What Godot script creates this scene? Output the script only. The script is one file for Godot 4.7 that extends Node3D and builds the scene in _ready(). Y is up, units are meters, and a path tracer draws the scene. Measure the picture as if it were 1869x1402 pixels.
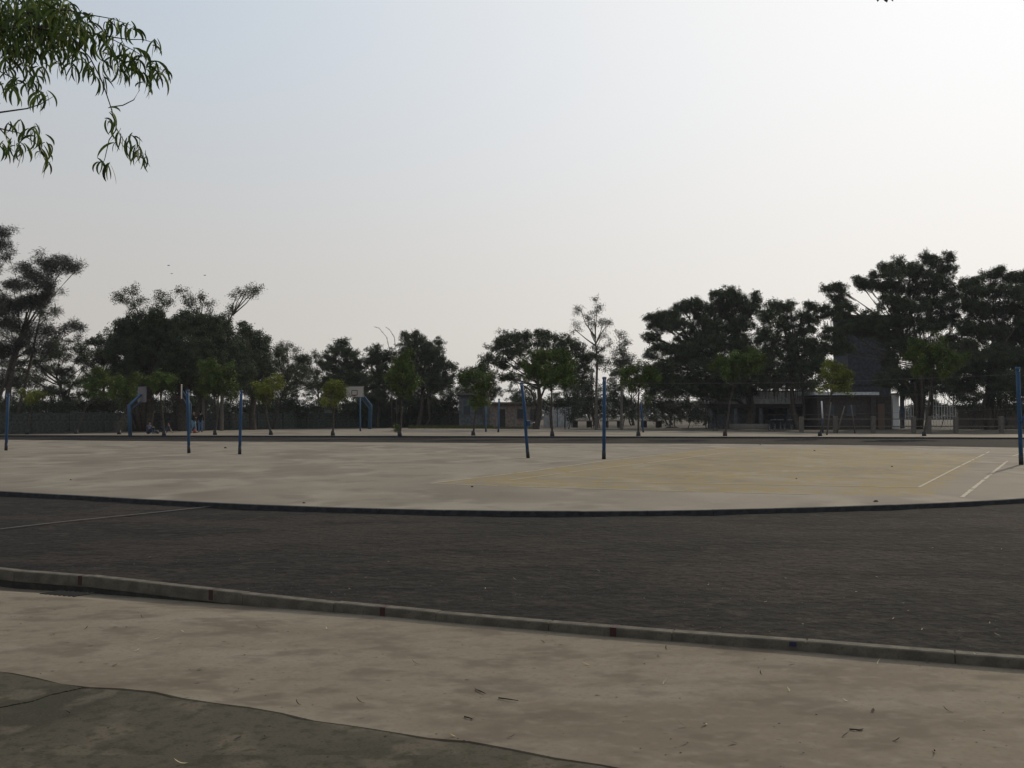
extends Node3D
# A school sports ground on a hazy afternoon: pale path, cinder track, concrete courts, a belt of trees.

const F := 1880.0            # focal length in pixels of the 1869 x 1402 photograph
const CX := 934.5
const CY := 701.0
const HORIZON := 756.0
const EYE := 1.6
const PATH_Y := 0.045
const KERB_Y := 0.11
const TRACK_Y := 0.095
const COURT_Y := 0.16
const YARD_Y := 0.12
var pitch := atan((HORIZON - CY) / F)
var rng := RandomNumberGenerator.new()
var taken := {}
var M := {}

# ---------------------------------------------------------------- helpers
func lin(r: float, g: float, b: float) -> Color:
	return Color(r, g, b).linear_to_srgb()

func ray(px: float, py: float) -> Vector3:
	return Vector3((px - CX) / F, -(py - CY) / F, -1.0).rotated(Vector3.RIGHT, pitch)

func gp(px: float, py: float, y := 0.0) -> Vector3:        # pixel -> point on the level y
	var d := ray(px, py)
	return Vector3(0, EYE, 0) + d * ((y - EYE) / d.y)

func at(px: float, py: float, depth: float) -> Vector3:    # pixel -> point at a known distance
	var d := ray(px, py)
	return Vector3(0, EYE, 0) + d * (depth / -d.z)

func numbered(called: String) -> String:
	if not taken.has(called):
		taken[called] = 0
		return called
	taken[called] += 1
	return "%s_%03d" % [called, taken[called]]

func thing(called: String, label: String, category: String, where := Vector3.ZERO, group := "") -> Node3D:
	var o := Node3D.new()
	o.name = numbered(called)
	add_child(o)
	o.position = where
	meta(o, label, category, group)
	return o

func meta(o: Node, label: String, category: String, group := "") -> void:
	o.set_meta("label", label)
	o.set_meta("category", category)
	if group != "":
		o.set_meta("group", group)

func part(called: String, mesh: Mesh, mat: Material, parent: Node = null) -> MeshInstance3D:
	var o := MeshInstance3D.new()
	o.mesh = mesh
	o.material_override = mat
	if parent == null:
		o.name = numbered(called)
		add_child(o)
	else:
		o.name = called
		parent.add_child(o, true)
	return o

func structure(called: String, mesh: Mesh, mat: Material, label := "") -> MeshInstance3D:
	var o := part(called, mesh, mat)
	o.set_meta("kind", "structure")
	if label != "":
		o.set_meta("label", label)
	return o

class MB:
	var st := SurfaceTool.new()
	var uvs := 1.0
	func _init(smooth := false) -> void:
		st.begin(Mesh.PRIMITIVE_TRIANGLES)
		st.set_smooth_group(0 if smooth else -1)
	func v(p: Vector3) -> void:
		st.set_uv(Vector2(p.x, p.z) * uvs)
		st.add_vertex(p)
	func tri(a: Vector3, b: Vector3, c: Vector3) -> void:
		v(a); v(b); v(c)
	func quad(a: Vector3, b: Vector3, c: Vector3, d: Vector3) -> void:   # clockwise seen from the front
		tri(a, b, c); tri(a, c, d)
	func tint(c: Color) -> void:
		st.set_color(c)
	func box(c: Vector3, s: Vector3, b := Basis.IDENTITY, bevel := 0.0) -> void:
		var h := s * 0.5
		if bevel <= 0.0:
			var p := []
			for i in 8:
				p.append(c + b * Vector3(h.x if i & 1 else -h.x, h.y if i & 2 else -h.y, h.z if i & 4 else -h.z))
			for f in [[4, 6, 7, 5], [1, 3, 2, 0], [5, 7, 3, 1], [0, 2, 6, 4], [6, 2, 3, 7], [0, 4, 5, 1]]:
				quad(p[f[0]], p[f[1]], p[f[2]], p[f[3]])
			return
		var ring := [Vector2(-1, -1), Vector2(-1, 1), Vector2(1, 1), Vector2(1, -1)]
		var layers := [[-h.y, bevel], [-h.y + bevel, 0.0], [h.y - bevel, 0.0], [h.y, bevel]]
		var rows := []
		for l in layers:
			var row := []
			for k in 4:
				row.append(c + b * Vector3(ring[k].x * (h.x - l[1]), l[0], ring[k].y * (h.z - l[1])))
			rows.append(row)
		for l in 3:
			for k in 4:
				var n := (k + 1) % 4
				quad(rows[l][k], rows[l + 1][k], rows[l + 1][n], rows[l][n])
		quad(rows[3][0], rows[3][3], rows[3][2], rows[3][1])
		quad(rows[0][0], rows[0][1], rows[0][2], rows[0][3])
	func tube(pts: Array, radii: Array, sides := 6, cap := true) -> void:
		var rows := []
		var side := Vector3.ZERO
		for i in pts.size():
			var dir: Vector3 = (pts[mini(i + 1, pts.size() - 1)] - pts[maxi(i - 1, 0)]).normalized()
			if i == 0:
				side = dir.cross(Vector3.UP if absf(dir.y) < 0.9 else Vector3.RIGHT).normalized()
			else:
				side = (side - dir * side.dot(dir)).normalized()
			var up := dir.cross(side)
			var row := []
			for k in sides:
				var a := TAU * k / sides
				row.append(pts[i] + (side * cos(a) + up * sin(a)) * radii[i])
			rows.append(row)
		for i in pts.size() - 1:
			for k in sides:
				var n := (k + 1) % sides
				quad(rows[i][k], rows[i][n], rows[i + 1][n], rows[i + 1][k])
		if cap:
			for k in range(1, sides - 1):
				tri(rows[0][0], rows[0][k + 1], rows[0][k])
				tri(rows[-1][0], rows[-1][k], rows[-1][k + 1])
	func prism(poly: PackedVector2Array, y0: float, y1: float) -> void:  # poly in (x, z)
		var idx := Geometry2D.triangulate_polygon(poly)
		for i in range(0, idx.size(), 3):
			var a := poly[idx[i]]; var b := poly[idx[i + 1]]; var c := poly[idx[i + 2]]
			if (b - a).cross(c - a) < 0.0:
				var t := b; b = c; c = t
			tri(Vector3(a.x, y1, a.y), Vector3(b.x, y1, b.y), Vector3(c.x, y1, c.y))
		var way := Geometry2D.is_polygon_clockwise(poly)
		for i in poly.size():
			var a := poly[i]; var b := poly[(i + 1) % poly.size()]
			if way:
				quad(Vector3(a.x, y0, a.y), Vector3(b.x, y0, b.y), Vector3(b.x, y1, b.y), Vector3(a.x, y1, a.y))
			else:
				quad(Vector3(b.x, y0, b.y), Vector3(a.x, y0, a.y), Vector3(a.x, y1, a.y), Vector3(b.x, y1, b.y))
	func done() -> ArrayMesh:
		st.generate_normals()
		return st.commit()

func noise(seed_: int, freq: float, octaves := 4, kind := FastNoiseLite.TYPE_SIMPLEX_SMOOTH) -> FastNoiseLite:
	var n := FastNoiseLite.new()
	n.seed = seed_
	n.frequency = freq
	n.noise_type = kind
	n.fractal_octaves = octaves
	return n

func grain_bytes(seed_: int, freq: float, w: int, h: int, octaves := 4) -> PackedByteArray:
	return noise(seed_, freq, octaves).get_image(w, h, false, false, true).get_data()

# an image of w x h mixed from colours (sRGB) by layers of noise: each layer [bytes, colour, low, high, strength]
func mixed(w: int, h: int, base: Color, layers: Array) -> Image:
	var out := PackedByteArray()
	out.resize(w * h * 3)
	var br := base.r; var bg := base.g; var bb := base.b
	var n := layers.size()
	for i in w * h:
		var r := br; var g := bg; var b := bb
		for k in n:
			var L: Array = layers[k]
			var lo: float = L[2]
			var t: float = (float(L[0][i]) / 255.0 - lo) / (L[3] - lo)
			t = clampf(t, 0.0, 1.0) * float(L[4])
			var c: Color = L[1]
			r += (c.r - r) * t; g += (c.g - g) * t; b += (c.b - b) * t
		out[i * 3] = int(clampf(r, 0, 1) * 255.0); out[i * 3 + 1] = int(clampf(g, 0, 1) * 255.0); out[i * 3 + 2] = int(clampf(b, 0, 1) * 255.0)
	return Image.create_from_data(w, h, false, Image.FORMAT_RGB8, out)

# a large ground texture: coarse layers at a quarter of the size, then fine grain. A layer is [seed, frequency in full-size pixels, octaves, colour, low, high, strength(, how many times longer than wide)]
func noise_bytes(L: Array, w: int, h: int, k: float) -> PackedByteArray:
	var n := noise(L[0], L[1] * k, L[2])
	var stretch: float = L[7] if L.size() > 7 else 1.0
	if stretch < 0.0:
		n.domain_warp_enabled = true
		n.domain_warp_amplitude = 90.0 / k
		n.domain_warp_frequency = 0.004 * k
		stretch = -stretch
	var im := n.get_image(maxi(8, int(w / stretch)), h, false, false, true)
	if stretch != 1.0:
		im.resize(w, h, Image.INTERPOLATE_CUBIC)
	return im.get_data()

func lay(data: PackedByteArray, w: int, h: int, L: Array, k: float) -> PackedByteArray:
	var src := noise_bytes(L, w, h, k)
	var lut := PackedInt32Array()
	var first := 256
	for i in 256:
		var t := int(clampf((i / 255.0 - L[4]) / (L[5] - L[4]), 0.0, 1.0) * L[6] * 256.0)
		lut.append(t)
		if t > 0 and i < first:
			first = i
	var c: Color = L[3]
	var cr := int(c.r * 255.0); var cg := int(c.g * 255.0); var cb := int(c.b * 255.0)
	var p := 0
	for i in w * h:
		var q := src[i]
		if q >= first:
			var t := lut[q]
			p = i * 3
			data[p] += ((cr - data[p]) * t) >> 8
			data[p + 1] += ((cg - data[p + 1]) * t) >> 8
			data[p + 2] += ((cb - data[p + 2]) * t) >> 8
	return data

func layered(w: int, h: int, base: Color, coarse: Array, fine: Array, over: Variant = null, k := 4) -> Image:
	var cw := w / k
	var ch := h / k
	var im := Image.create(cw, ch, false, Image.FORMAT_RGB8)
	im.fill(base)
	var data := im.get_data()
	for L in coarse:
		data = lay(data, cw, ch, L, float(k))
	im = Image.create_from_data(cw, ch, false, Image.FORMAT_RGB8, data)
	if over != null:
		over.call(im, cw, ch)
	im.resize(w, h, Image.INTERPOLATE_CUBIC)
	data = im.get_data()
	for L in fine:
		data = lay(data, w, h, L, 1.0)
	return Image.create_from_data(w, h, false, Image.FORMAT_RGB8, data)

func tex(im: Image) -> ImageTexture:
	im.generate_mipmaps()
	return ImageTexture.create_from_image(im)

func mat(called: String, c: Color, rough := 0.9, spec := 0.5) -> StandardMaterial3D:
	var m := StandardMaterial3D.new()
	m.albedo_color = c
	m.roughness = rough
	m.metallic_specular = spec
	M[called] = m
	return m

# a world-triplanar material that mottles two colours
func mottled(called: String, a: Color, b: Color, size: float, seed_: int, rough := 0.95) -> StandardMaterial3D:
	var im := mixed(256, 256, a, [[seamless(seed_, 0.02, 256), b, 0.3, 0.7, 1.0], [seamless(seed_ + 1, 0.16, 256), a.darkened(0.35), 0.55, 0.85, 0.7], [seamless(seed_ + 2, 0.3, 256), b.lightened(0.18), 0.6, 0.9, 0.6]])
	var m := mat(called, Color.WHITE, rough, 0.3)
	m.albedo_texture = tex(im)
	m.uv1_triplanar = true
	m.uv1_world_triplanar = true
	m.uv1_scale = Vector3.ONE / size
	return m

func seamless(seed_: int, freq: float, w: int) -> PackedByteArray:
	return noise(seed_, freq, 4).get_seamless_image(w, w, false, false, 0.15, true).get_data()

# ---------------------------------------------------------------- curves of the ground plan, distance as a function of x
func follow(points: Array, x: float) -> float:
	if x <= points[0].x:
		var s0: float = (points[1].y - points[0].y) / (points[1].x - points[0].x)
		return points[0].y + s0 * (x - points[0].x)
	for i in points.size() - 1:
		if x <= points[i + 1].x:
			var a: Vector2 = points[i]; var b: Vector2 = points[i + 1]
			var p0: Vector2 = points[maxi(i - 1, 0)]; var p3: Vector2 = points[mini(i + 2, points.size() - 1)]
			var m0: float = (b.y - p0.y) / (b.x - p0.x) * (b.x - a.x)
			var m1: float = (p3.y - a.y) / (p3.x - a.x) * (b.x - a.x)
			var t := (x - a.x) / (b.x - a.x)
			return (2*t*t*t - 3*t*t + 1) * a.y + (t*t*t - 2*t*t + t) * m0 + (-2*t*t*t + 3*t*t) * b.y + (t*t*t - t*t) * m1
	var q: Vector2 = points[-2]; var e: Vector2 = points[-1]
	return e.y + (e.y - q.y) / (e.x - q.x) * (x - e.x)

func plan(pixels: Array, y: float, before: Array, after: Array) -> Array:   # pixel polyline -> [Vector2(x, distance)]
	var out := []
	for p in before:
		out.append(p)
	for p in pixels:
		var w := gp(p[0], p[1], y)
		out.append(Vector2(w.x, -w.z))
	for p in after:
		out.append(p)
	return out

var kerb_line := []
var slab_line := []
var court_line := []
var far_line := []
var rear_line := []
var end_line := []

# a sheet between two curves over [x0, x1]; uv runs over the rectangle given
func sheet(near: Callable, far: Callable, x0: float, x1: float, nx: int, nz: int, height: Callable, area: Rect2, lip := 0.0) -> ArrayMesh:
	var st := SurfaceTool.new()
	st.begin(Mesh.PRIMITIVE_TRIANGLES)
	st.set_smooth_group(0)
	for i in nx + 1:
		var x := lerpf(x0, x1, float(i) / nx)
		var a: float = near.call(x); var b: float = far.call(x)
		for k in nz + 1:
			var d := lerpf(a, b, float(k) / nz)
			st.set_uv(Vector2((x - area.position.x) / area.size.x, 1.0 - (d - area.position.y) / area.size.y))
			st.add_vertex(Vector3(x, height.call(x, d), -d))
	for i in nx:
		for k in nz:
			var p := i * (nz + 1) + k
			var q := p + nz + 1
			for n in [p, p + 1, q + 1, p, q + 1, q]:
				st.add_index(n)
	st.generate_normals()
	var m := st.commit()
	if lip > 0.0:
		var s2 := SurfaceTool.new()
		s2.begin(Mesh.PRIMITIVE_TRIANGLES)
		s2.set_smooth_group(-1)
		for side in 2:
			var edge: Callable = near if side == 0 else far
			for i in nx:
				var xa := lerpf(x0, x1, float(i) / nx); var xb := lerpf(x0, x1, float(i + 1) / nx)
				var da: float = edge.call(xa); var db: float = edge.call(xb)
				var pts := [Vector3(xa, height.call(xa, da), -da), Vector3(xb, height.call(xb, db), -db)]
				var low := [pts[0] - Vector3(0, lip, 0), pts[1] - Vector3(0, lip, 0)]
				var f := [low[0], pts[0], pts[1], low[0], pts[1], low[1]] if side == 0 else [low[1], pts[1], pts[0], low[1], pts[0], low[0]]
				for v in f:
					s2.set_uv(Vector2((v.x - area.position.x) / area.size.x, 1.0 - (-v.z - area.position.y) / area.size.y))
					s2.add_vertex(v)
		s2.generate_normals()
		m = s2.commit(m)
	return m

func _ready() -> void:
	rng.seed = 77
	light()
	materials()
	ground()
	kerbs()
	litter()
	buildings()
	big_trees()
	young_trees()
	undergrowth()
	sports_posts()
	hoops()
	yard_things()
	people()
	overhead()
	birds()

# ---------------------------------------------------------------- camera, sky, sun, exposure
func light() -> void:
	var cam := Camera3D.new()
	cam.name = "camera"
	cam.fov = rad_to_deg(2.0 * atan(CY / F))
	cam.position = Vector3(0, EYE, 0)
	cam.rotation.x = pitch
	cam.near = 0.1
	cam.far = 6000.0
	add_child(cam)
	cam.current = true
	var azimuth := deg_to_rad(33.0)
	var height := deg_to_rad(27.0)
	var to_sun := Vector3(sin(azimuth) * cos(height), sin(height), -cos(azimuth) * cos(height))
	var w := 1024
	var h := 512
	var sky_image := Image.create(w, h, false, Image.FORMAT_RGBF)
	for j in h:
		var e := PI * 0.5 - PI * (j + 0.5) / h
		for i in w:
			var az := TAU * (i + 0.5) / w
			var d := Vector3(sin(az) * cos(e), sin(e), -cos(az) * cos(e))
			var gamma := rad_to_deg(acos(clampf(d.dot(to_sun), -1.0, 1.0)))
			var up := rad_to_deg(maxf(e, 0.0))
			var level := 0.475 + 0.56 * exp(-pow(gamma / 40.0, 2.0)) - 0.06 * smoothstep(60.0, 160.0, gamma)
			var clear := pow(clampf((gamma - 18.0) / 29.0, 0.0, 1.0), 1.4)
			var high := Vector3(1.0, 1.0, 1.0).lerp(Vector3(0.9, 1.01, 1.135), clear)
			var tint := Vector3(1.045, 0.992, 0.92).lerp(high, smoothstep(1.0, lerpf(19.0, 24.0, clear), up))
			var c := tint * level
			sky_image.set_pixel(i, j, Color(c.x, c.y, c.z))
	var sky_mat := PanoramaSkyMaterial.new()
	sky_mat.panorama = ImageTexture.create_from_image(sky_image)
	var sky := Sky.new()
	sky.sky_material = sky_mat
	var env := Environment.new()
	env.background_mode = Environment.BG_SKY
	env.sky = sky
	env.tonemap_mode = Environment.TONE_MAPPER_LINEAR
	env.tonemap_exposure = 1.0
	env.sdfgi_enabled = true
	env.ssao_enabled = true
	env.ssil_enabled = true
	env.fog_enabled = true
	env.fog_density = 0.00022
	env.fog_light_color = Color(0.93, 0.95, 1.0)
	var we := WorldEnvironment.new()
	we.name = "environment"
	we.environment = env
	add_child(we)
	var sun := DirectionalLight3D.new()
	sun.name = "sun"
	sun.light_color = Color(1.0, 0.93, 0.82)
	sun.light_energy = 0.6
	sun.light_angular_distance = 1.5
	sun.shadow_enabled = true
	add_child(sun)
	sun.look_at_from_position(to_sun * 50.0, Vector3.ZERO)

# ---------------------------------------------------------------- materials
func materials() -> void:
	mottled("blue", lin(0.026, 0.072, 0.152), lin(0.02, 0.056, 0.122), 0.45, 71, 0.55)
	mottled("pale_blue", lin(0.062, 0.128, 0.215), lin(0.045, 0.10, 0.175), 0.6, 75, 0.6)
	mat("sleeve", lin(0.012, 0.013, 0.016), 0.6)
	mat("steel", lin(0.45, 0.46, 0.48), 0.4)
	mat("cord", lin(0.10, 0.10, 0.10), 0.9)
	mat("white", lin(0.72, 0.72, 0.70), 0.7)
	mat("board", lin(0.40, 0.375, 0.335), 0.75)
	mat("old_board", lin(0.17, 0.155, 0.16), 0.8)
	mat("red", lin(0.22, 0.035, 0.03), 0.7)
	mat("maroon", lin(0.042, 0.014, 0.012), 0.85)
	mat("blue_mark", lin(0.018, 0.02, 0.05), 0.85)
	mat("iron", lin(0.02, 0.02, 0.02), 0.8)
	mat("dark", lin(0.018, 0.018, 0.018), 0.9)
	mat("glass", lin(0.06, 0.068, 0.075), 0.35, 0.2)
	mat("door_wood", lin(0.11, 0.07, 0.045), 0.8)
	mat("chalk", lin(0.078, 0.075, 0.069), 0.95)
	mat("line", lin(0.40, 0.35, 0.265), 0.95)
	mat("pale_line", lin(0.27, 0.235, 0.18), 0.95)
	mat("faded_line", lin(0.32, 0.265, 0.165), 0.95)
	mottled("bark", lin(0.05, 0.04, 0.03), lin(0.09, 0.075, 0.06), 1.2, 11)
	mottled("pale_bark", lin(0.16, 0.14, 0.12), lin(0.09, 0.08, 0.065), 0.8, 14)
	mottled("kerb", lin(0.145, 0.127, 0.098), lin(0.085, 0.077, 0.06), 0.9, 21)
	mottled("footing", lin(0.06, 0.058, 0.05), lin(0.03, 0.03, 0.026), 0.6, 24)
	mottled("edge", lin(0.05, 0.052, 0.055), lin(0.03, 0.031, 0.033), 0.8, 27)
	mottled("wall_stone", lin(0.075, 0.08, 0.07), lin(0.035, 0.04, 0.032), 1.4, 31)
	mottled("grey_wall", lin(0.15, 0.155, 0.16), lin(0.09, 0.10, 0.105), 2.5, 34)
	mottled("tower_wall", lin(0.075, 0.08, 0.09), lin(0.05, 0.054, 0.062), 2.5, 35)  # grey wall made darker: the shade of the trees is put into its colour
	mottled("pale_wall", lin(0.60, 0.61, 0.60), lin(0.44, 0.45, 0.46), 2.2, 37)
	mottled("pink_wall", lin(0.30, 0.24, 0.20), lin(0.19, 0.16, 0.14), 2.0, 40)
	mottled("brick_wall", lin(0.07, 0.056, 0.046), lin(0.045, 0.039, 0.035), 1.5, 43)
	mottled("fence_concrete", lin(0.17, 0.15, 0.125), lin(0.11, 0.10, 0.085), 0.8, 46)
	mottled("dirt", lin(0.085, 0.07, 0.05), lin(0.05, 0.044, 0.033), 5.0, 49)

# ---------------------------------------------------------------- the ground
func ground() -> void:
	kerb_line = plan([[0, 1040], [157, 1052], [392, 1078], [703, 1110], [1124, 1146], [1465, 1171], [1869, 1203]], KERB_Y, [Vector2(-40, 29.5), Vector2(-14, 14.7)], [Vector2(8, 4.6), Vector2(20, 1.5)])
	slab_line = plan([[0, 1226], [60, 1236], [130, 1250], [200, 1257], [270, 1263], [330, 1273], [480, 1297], [640, 1325], [920, 1365], [1050, 1388], [1130, 1402]], PATH_Y, [Vector2(-12, 10.2)], [Vector2(4, 2.9), Vector2(20, -4)])
	court_line = plan([[0, 898], [200, 909], [430, 921], [640, 928.5], [900, 934], [1100, 934.5], [1300, 932], [1600, 924], [1869, 911]], COURT_Y, [Vector2(-44, 37)], [Vector2(16, 22.5), Vector2(27, 36)])
	far_line = plan([[0, 803.5], [250, 806], [640, 808], [934, 810], [1300, 811], [1600, 814], [1869, 818]], COURT_Y, [Vector2(-60, 63)], [Vector2(27, 42.3)])
	rear_line = plan([[0, 795.5], [934, 797.5], [1869, 800]], COURT_Y, [Vector2(-70, 73)], [Vector2(60, 54)])
	end_line = plan([[0, 794.6], [140, 793], [250, 790], [400, 786.5], [640, 783.5], [760, 782.5], [960, 784.5], [1230, 787.5], [1400, 790], [1600, 793], [1869, 793.5]], COURT_Y, [Vector2(-70, 75)], [Vector2(60, 68)])

	# earth under and behind everything
	var g := MB.new()
	g.uvs = 0.1
	g.quad(Vector3(-700, -0.12, 200), Vector3(-700, -0.12, -900), Vector3(700, -0.12, -900), Vector3(700, -0.12, 200))
	structure("ground", g.done(), M.dirt, "bare brown earth under the trees")
	var yard := MB.new()
	yard.uvs = 0.2
	var yp := PackedVector2Array()
	for i in 41:
		var x := lerpf(-75, 75, i / 40.0)
		yp.append(Vector2(x, -follow(rear_line, x) - 0.4))
	yp.append(Vector2(75, -230)); yp.append(Vector2(-75, -230))
	yard.prism(yp, -0.1, YARD_Y)
	structure("yard", yard.done(), M.dirt, "bare shaded earth between the far court and the trees")

	# near path
	var area := Rect2(-9, -1, 18, 13)
	var im := layered(1640, 1184, lin(0.188, 0.157, 0.113), [
		[3, 0.0042, 6, lin(0.126, 0.099, 0.071), 0.5, 0.76, 0.55, -1.5],
		[8, 0.009, 4, lin(0.235, 0.203, 0.155), 0.5, 0.85, 0.7, 2.0],
		[5, 0.022, 4, lin(0.108, 0.084, 0.06), 0.56, 0.74, 0.6, 1.7],
		[10, 0.05, 4, lin(0.13, 0.105, 0.077), 0.54, 0.85, 0.6, 1.5],
		[13, 0.09, 3, lin(0.235, 0.203, 0.155), 0.55, 0.85, 0.5, 1.5]], [
		[6, 0.25, 2, lin(0.11, 0.09, 0.067), 0.6, 0.95, 0.5],
		[9, 0.10, 1, lin(0.04, 0.034, 0.027), 0.945, 0.98, 0.85]], null, 2)
	var pm := mat("path", Color.WHITE, 0.92, 0.3)
	pm.albedo_texture = tex(im)
	pm.heightmap_enabled = true
	pm.heightmap_texture = tex(noise(12, 0.25, 3).get_image(512, 512))
	pm.heightmap_scale = 0.1
	var wobble := noise(15, 1.3, 3)
	var near := func(x: float) -> float: return follow(slab_line, x) + 0.045 * wobble.get_noise_1d(x * 2.0)
	var kerb_front := func(x: float) -> float: return follow(kerb_line, x) + 0.02
	var dip := func(x: float, d: float) -> float:
		var back := follow(kerb_line, x) - d
		var left := smoothstep(-0.6, -4.8, x)
		return PATH_Y - 0.10 * left * (1.0 - smoothstep(0.05, 0.75, back)) + 0.004 * wobble.get_noise_2d(x * 0.6, d * 0.6)
	structure("path", sheet(near, kerb_front, -14, 16, 150, 28, dip, area, 0.05), pm, "pale brown stained concrete path in front of the kerb")

	# the old slab, cracked in two pieces
	var old := mat("old_concrete", Color.WHITE, 0.95, 0.3)
	var om := layered(1024, 768, lin(0.068, 0.058, 0.040), [
		[31, 0.006, 5, lin(0.038, 0.034, 0.022), 0.42, 0.66, 0.9],
		[32, 0.012, 4, lin(0.115, 0.095, 0.07), 0.56, 0.76, 0.8],
		[33, 0.05, 3, lin(0.036, 0.035, 0.02), 0.56, 0.8, 0.75]], [
		[34, 0.35, 1, lin(0.10, 0.09, 0.07), 0.62, 1.0, 0.5],
		[35, 0.3, 1, lin(0.02, 0.019, 0.013), 0.7, 1.0, 0.7]], null, 2)
	old.albedo_texture = tex(om)
	old.uv1_scale = Vector3(0.16, 0.21, 1)
	var cracks := noise(36, 2.2, 3)
	var rim := []
	for i in 140:
		var x := lerpf(-9.0, 9.0, i / 139.0)
		rim.append(Vector2(x, -(follow(slab_line, x) + 0.045 * wobble.get_noise_1d(x * 2.0) - 0.002 - 0.022 * maxf(0.0, cracks.get_noise_1d(x * 3.0) + 0.1))))
	var split := []                                    # the crack from the frame's left to the path's edge
	for p in [[-600, 1420], [-120, 1330], [0, 1296], [30, 1290], [62, 1284], [95, 1272], [128, 1265], [150, 1260]]:
		var q := gp(p[0], p[1], 0.03)
		split.append(Vector2(q.x, q.z))
	var fine := []
	for i in split.size() - 1:
		for k in 8:
			var t := k / 8.0
			fine.append(split[i].lerp(split[i + 1], t) + Vector2(0, 0.02 * cracks.get_noise_1d((i * 8 + k) * 0.7)))
	fine.append(split[-1])
	var x_end: float = split[-1].x
	var slab := Node3D.new()
	slab.name = "old_pavement"
	slab.set_meta("kind", "structure")
	slab.set_meta("label", "dark mossy cracked old concrete in front of the pale path")
	add_child(slab)
	var back := PackedVector2Array()
	var front := PackedVector2Array()
	for p in rim:
		if p.x < x_end:
			back.append(p)
		else:
			front.append(p)
	for i in range(fine.size() - 1, -1, -1):
		back.append(fine[i] - Vector2(0, 0.007))
	var whole := PackedVector2Array()
	for p in fine:
		whole.append(p + Vector2(0, 0.007))
	whole.append_array(front)
	whole.append(Vector2(9, 4)); whole.append(Vector2(-9, 4))
	for poly in [back, whole]:
		var b := MB.new()
		b.prism(poly, -0.1, 0.040 if poly == whole else 0.043)
		part("pavement_slab", b.done(), old, slab)

	# cinder track
	var ta := Rect2(-14, 2, 28, 24)
	im = layered(1640, 1404, lin(0.0225, 0.0203, 0.018), [
		[41, 0.005, 5, lin(0.042, 0.0325, 0.026), 0.46, 0.62, 0.9, 1.5],
		[42, 0.016, 4, lin(0.0125, 0.0122, 0.0115), 0.5, 0.8, 0.85, 2.5],
		[43, 0.05, 4, lin(0.048, 0.038, 0.031), 0.54, 0.74, 0.75, 1.3],
		[46, 0.11, 3, lin(0.010, 0.010, 0.0096), 0.54, 0.74, 0.45, 1.2]], [
		[44, 0.3, 2, lin(0.008, 0.008, 0.0078), 0.5, 0.85, 0.75],
		[45, 0.4, 1, lin(0.07, 0.063, 0.055), 0.68, 1.0, 0.6]], null, 2)
	var tm := mat("track", Color.WHITE, 1.0, 0.2)
	tm.albedo_texture = tex(im)
	tm.heightmap_enabled = true
	tm.heightmap_texture = tex(noise(49, 0.11, 5, FastNoiseLite.TYPE_PERLIN).get_image(2048, 1755))
	tm.heightmap_scale = 1.9
	var bumps := noise(48, 0.45, 3)
	var track_near := func(x: float) -> float: return follow(kerb_line, x) + 0.09
	var track_far := func(x: float) -> float: return follow(court_line, x) + 0.02
	var lumpy := func(x: float, d: float) -> float: return TRACK_Y - 0.006 + 0.012 * bumps.get_noise_2d(x, d) + 0.006 * bumps.get_noise_2d(x * 4.0, d * 4.0)
	structure("cinder_track", sheet(track_near, track_far, -22, 20, 240, 90, lumpy, ta), tm, "dark lumpy cinder running track between kerb and court")

	# loose cinders
	var stone := MB.new()
	var q8 := [Vector3(0, 0.55, 0), Vector3(1, 0, 0.2), Vector3(0.2, 0.1, 0.9), Vector3(-0.9, -0.05, 0.3), Vector3(-0.2, 0.05, -1)]
	for k in 4:
		stone.tri(q8[0], q8[1 + (k + 1) % 4], q8[1 + k])
	var stone_mat := mat("cinders", Color.WHITE, 0.9, 0.3)
	stone_mat.vertex_color_use_as_albedo = true
	var spots := []
	var patch := noise(51, 0.35, 3)
	while spots.size() < 45000:
		var x := rng.randf_range(-7.0, 7.0)
		var lo: float = follow(kerb_line, x) + 0.1
		var d := lo + pow(rng.randf(), 1.6) * (follow(court_line, x) - lo)
		if absf(x) > d * 0.53 + 0.3 or patch.get_noise_2d(x, d) + 0.05 * x < rng.randf_range(-0.45, 0.35):
			continue
		var s := rng.randf_range(0.003, 0.0075) * (1.0 if rng.randf() < 0.95 else 1.6)
		var shade := rng.randf_range(0.016, 0.05) if rng.randf() < 0.985 else rng.randf_range(0.08, 0.2)
		spots.append([Transform3D(Basis(Vector3.UP, rng.randf() * TAU).scaled(Vector3(s, s * 0.6, s)), Vector3(x, lumpy.call(x, d) + s * 0.05, -d)), Color(shade, shade * 0.96, shade * 0.9)])
	scatter("cinder_gravel", stone.done(), stone_mat, spots, "loose black cinder grains strewn over the running track", "gravel")

	# courts
	var ca := Rect2(-32, 14, 62, 48)
	# the yellowish court surface, worn through in places
	var yellow_area := func(pic: Image, w: int, h: int) -> void:
		var outline := PackedVector2Array()
		for p in [[775, 884], [1290, 819], [1560, 818], [1790, 832], [1690, 906], [1500, 903], [1200, 897], [950, 890]]:
			var q := gp(p[0], p[1], COURT_Y)
			outline.append(Vector2((q.x - ca.position.x) / ca.size.x * w, (1.0 - (-q.z - ca.position.y) / ca.size.y) * h))
		var box := Rect2(outline[0], Vector2.ZERO)
		for c in outline:
			box = box.expand(c)
		var wear := noise(66, 0.06, 4)
		var wear_fine := noise(67, 0.35, 3)
		var yellow := lin(0.215, 0.155, 0.052)
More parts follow.
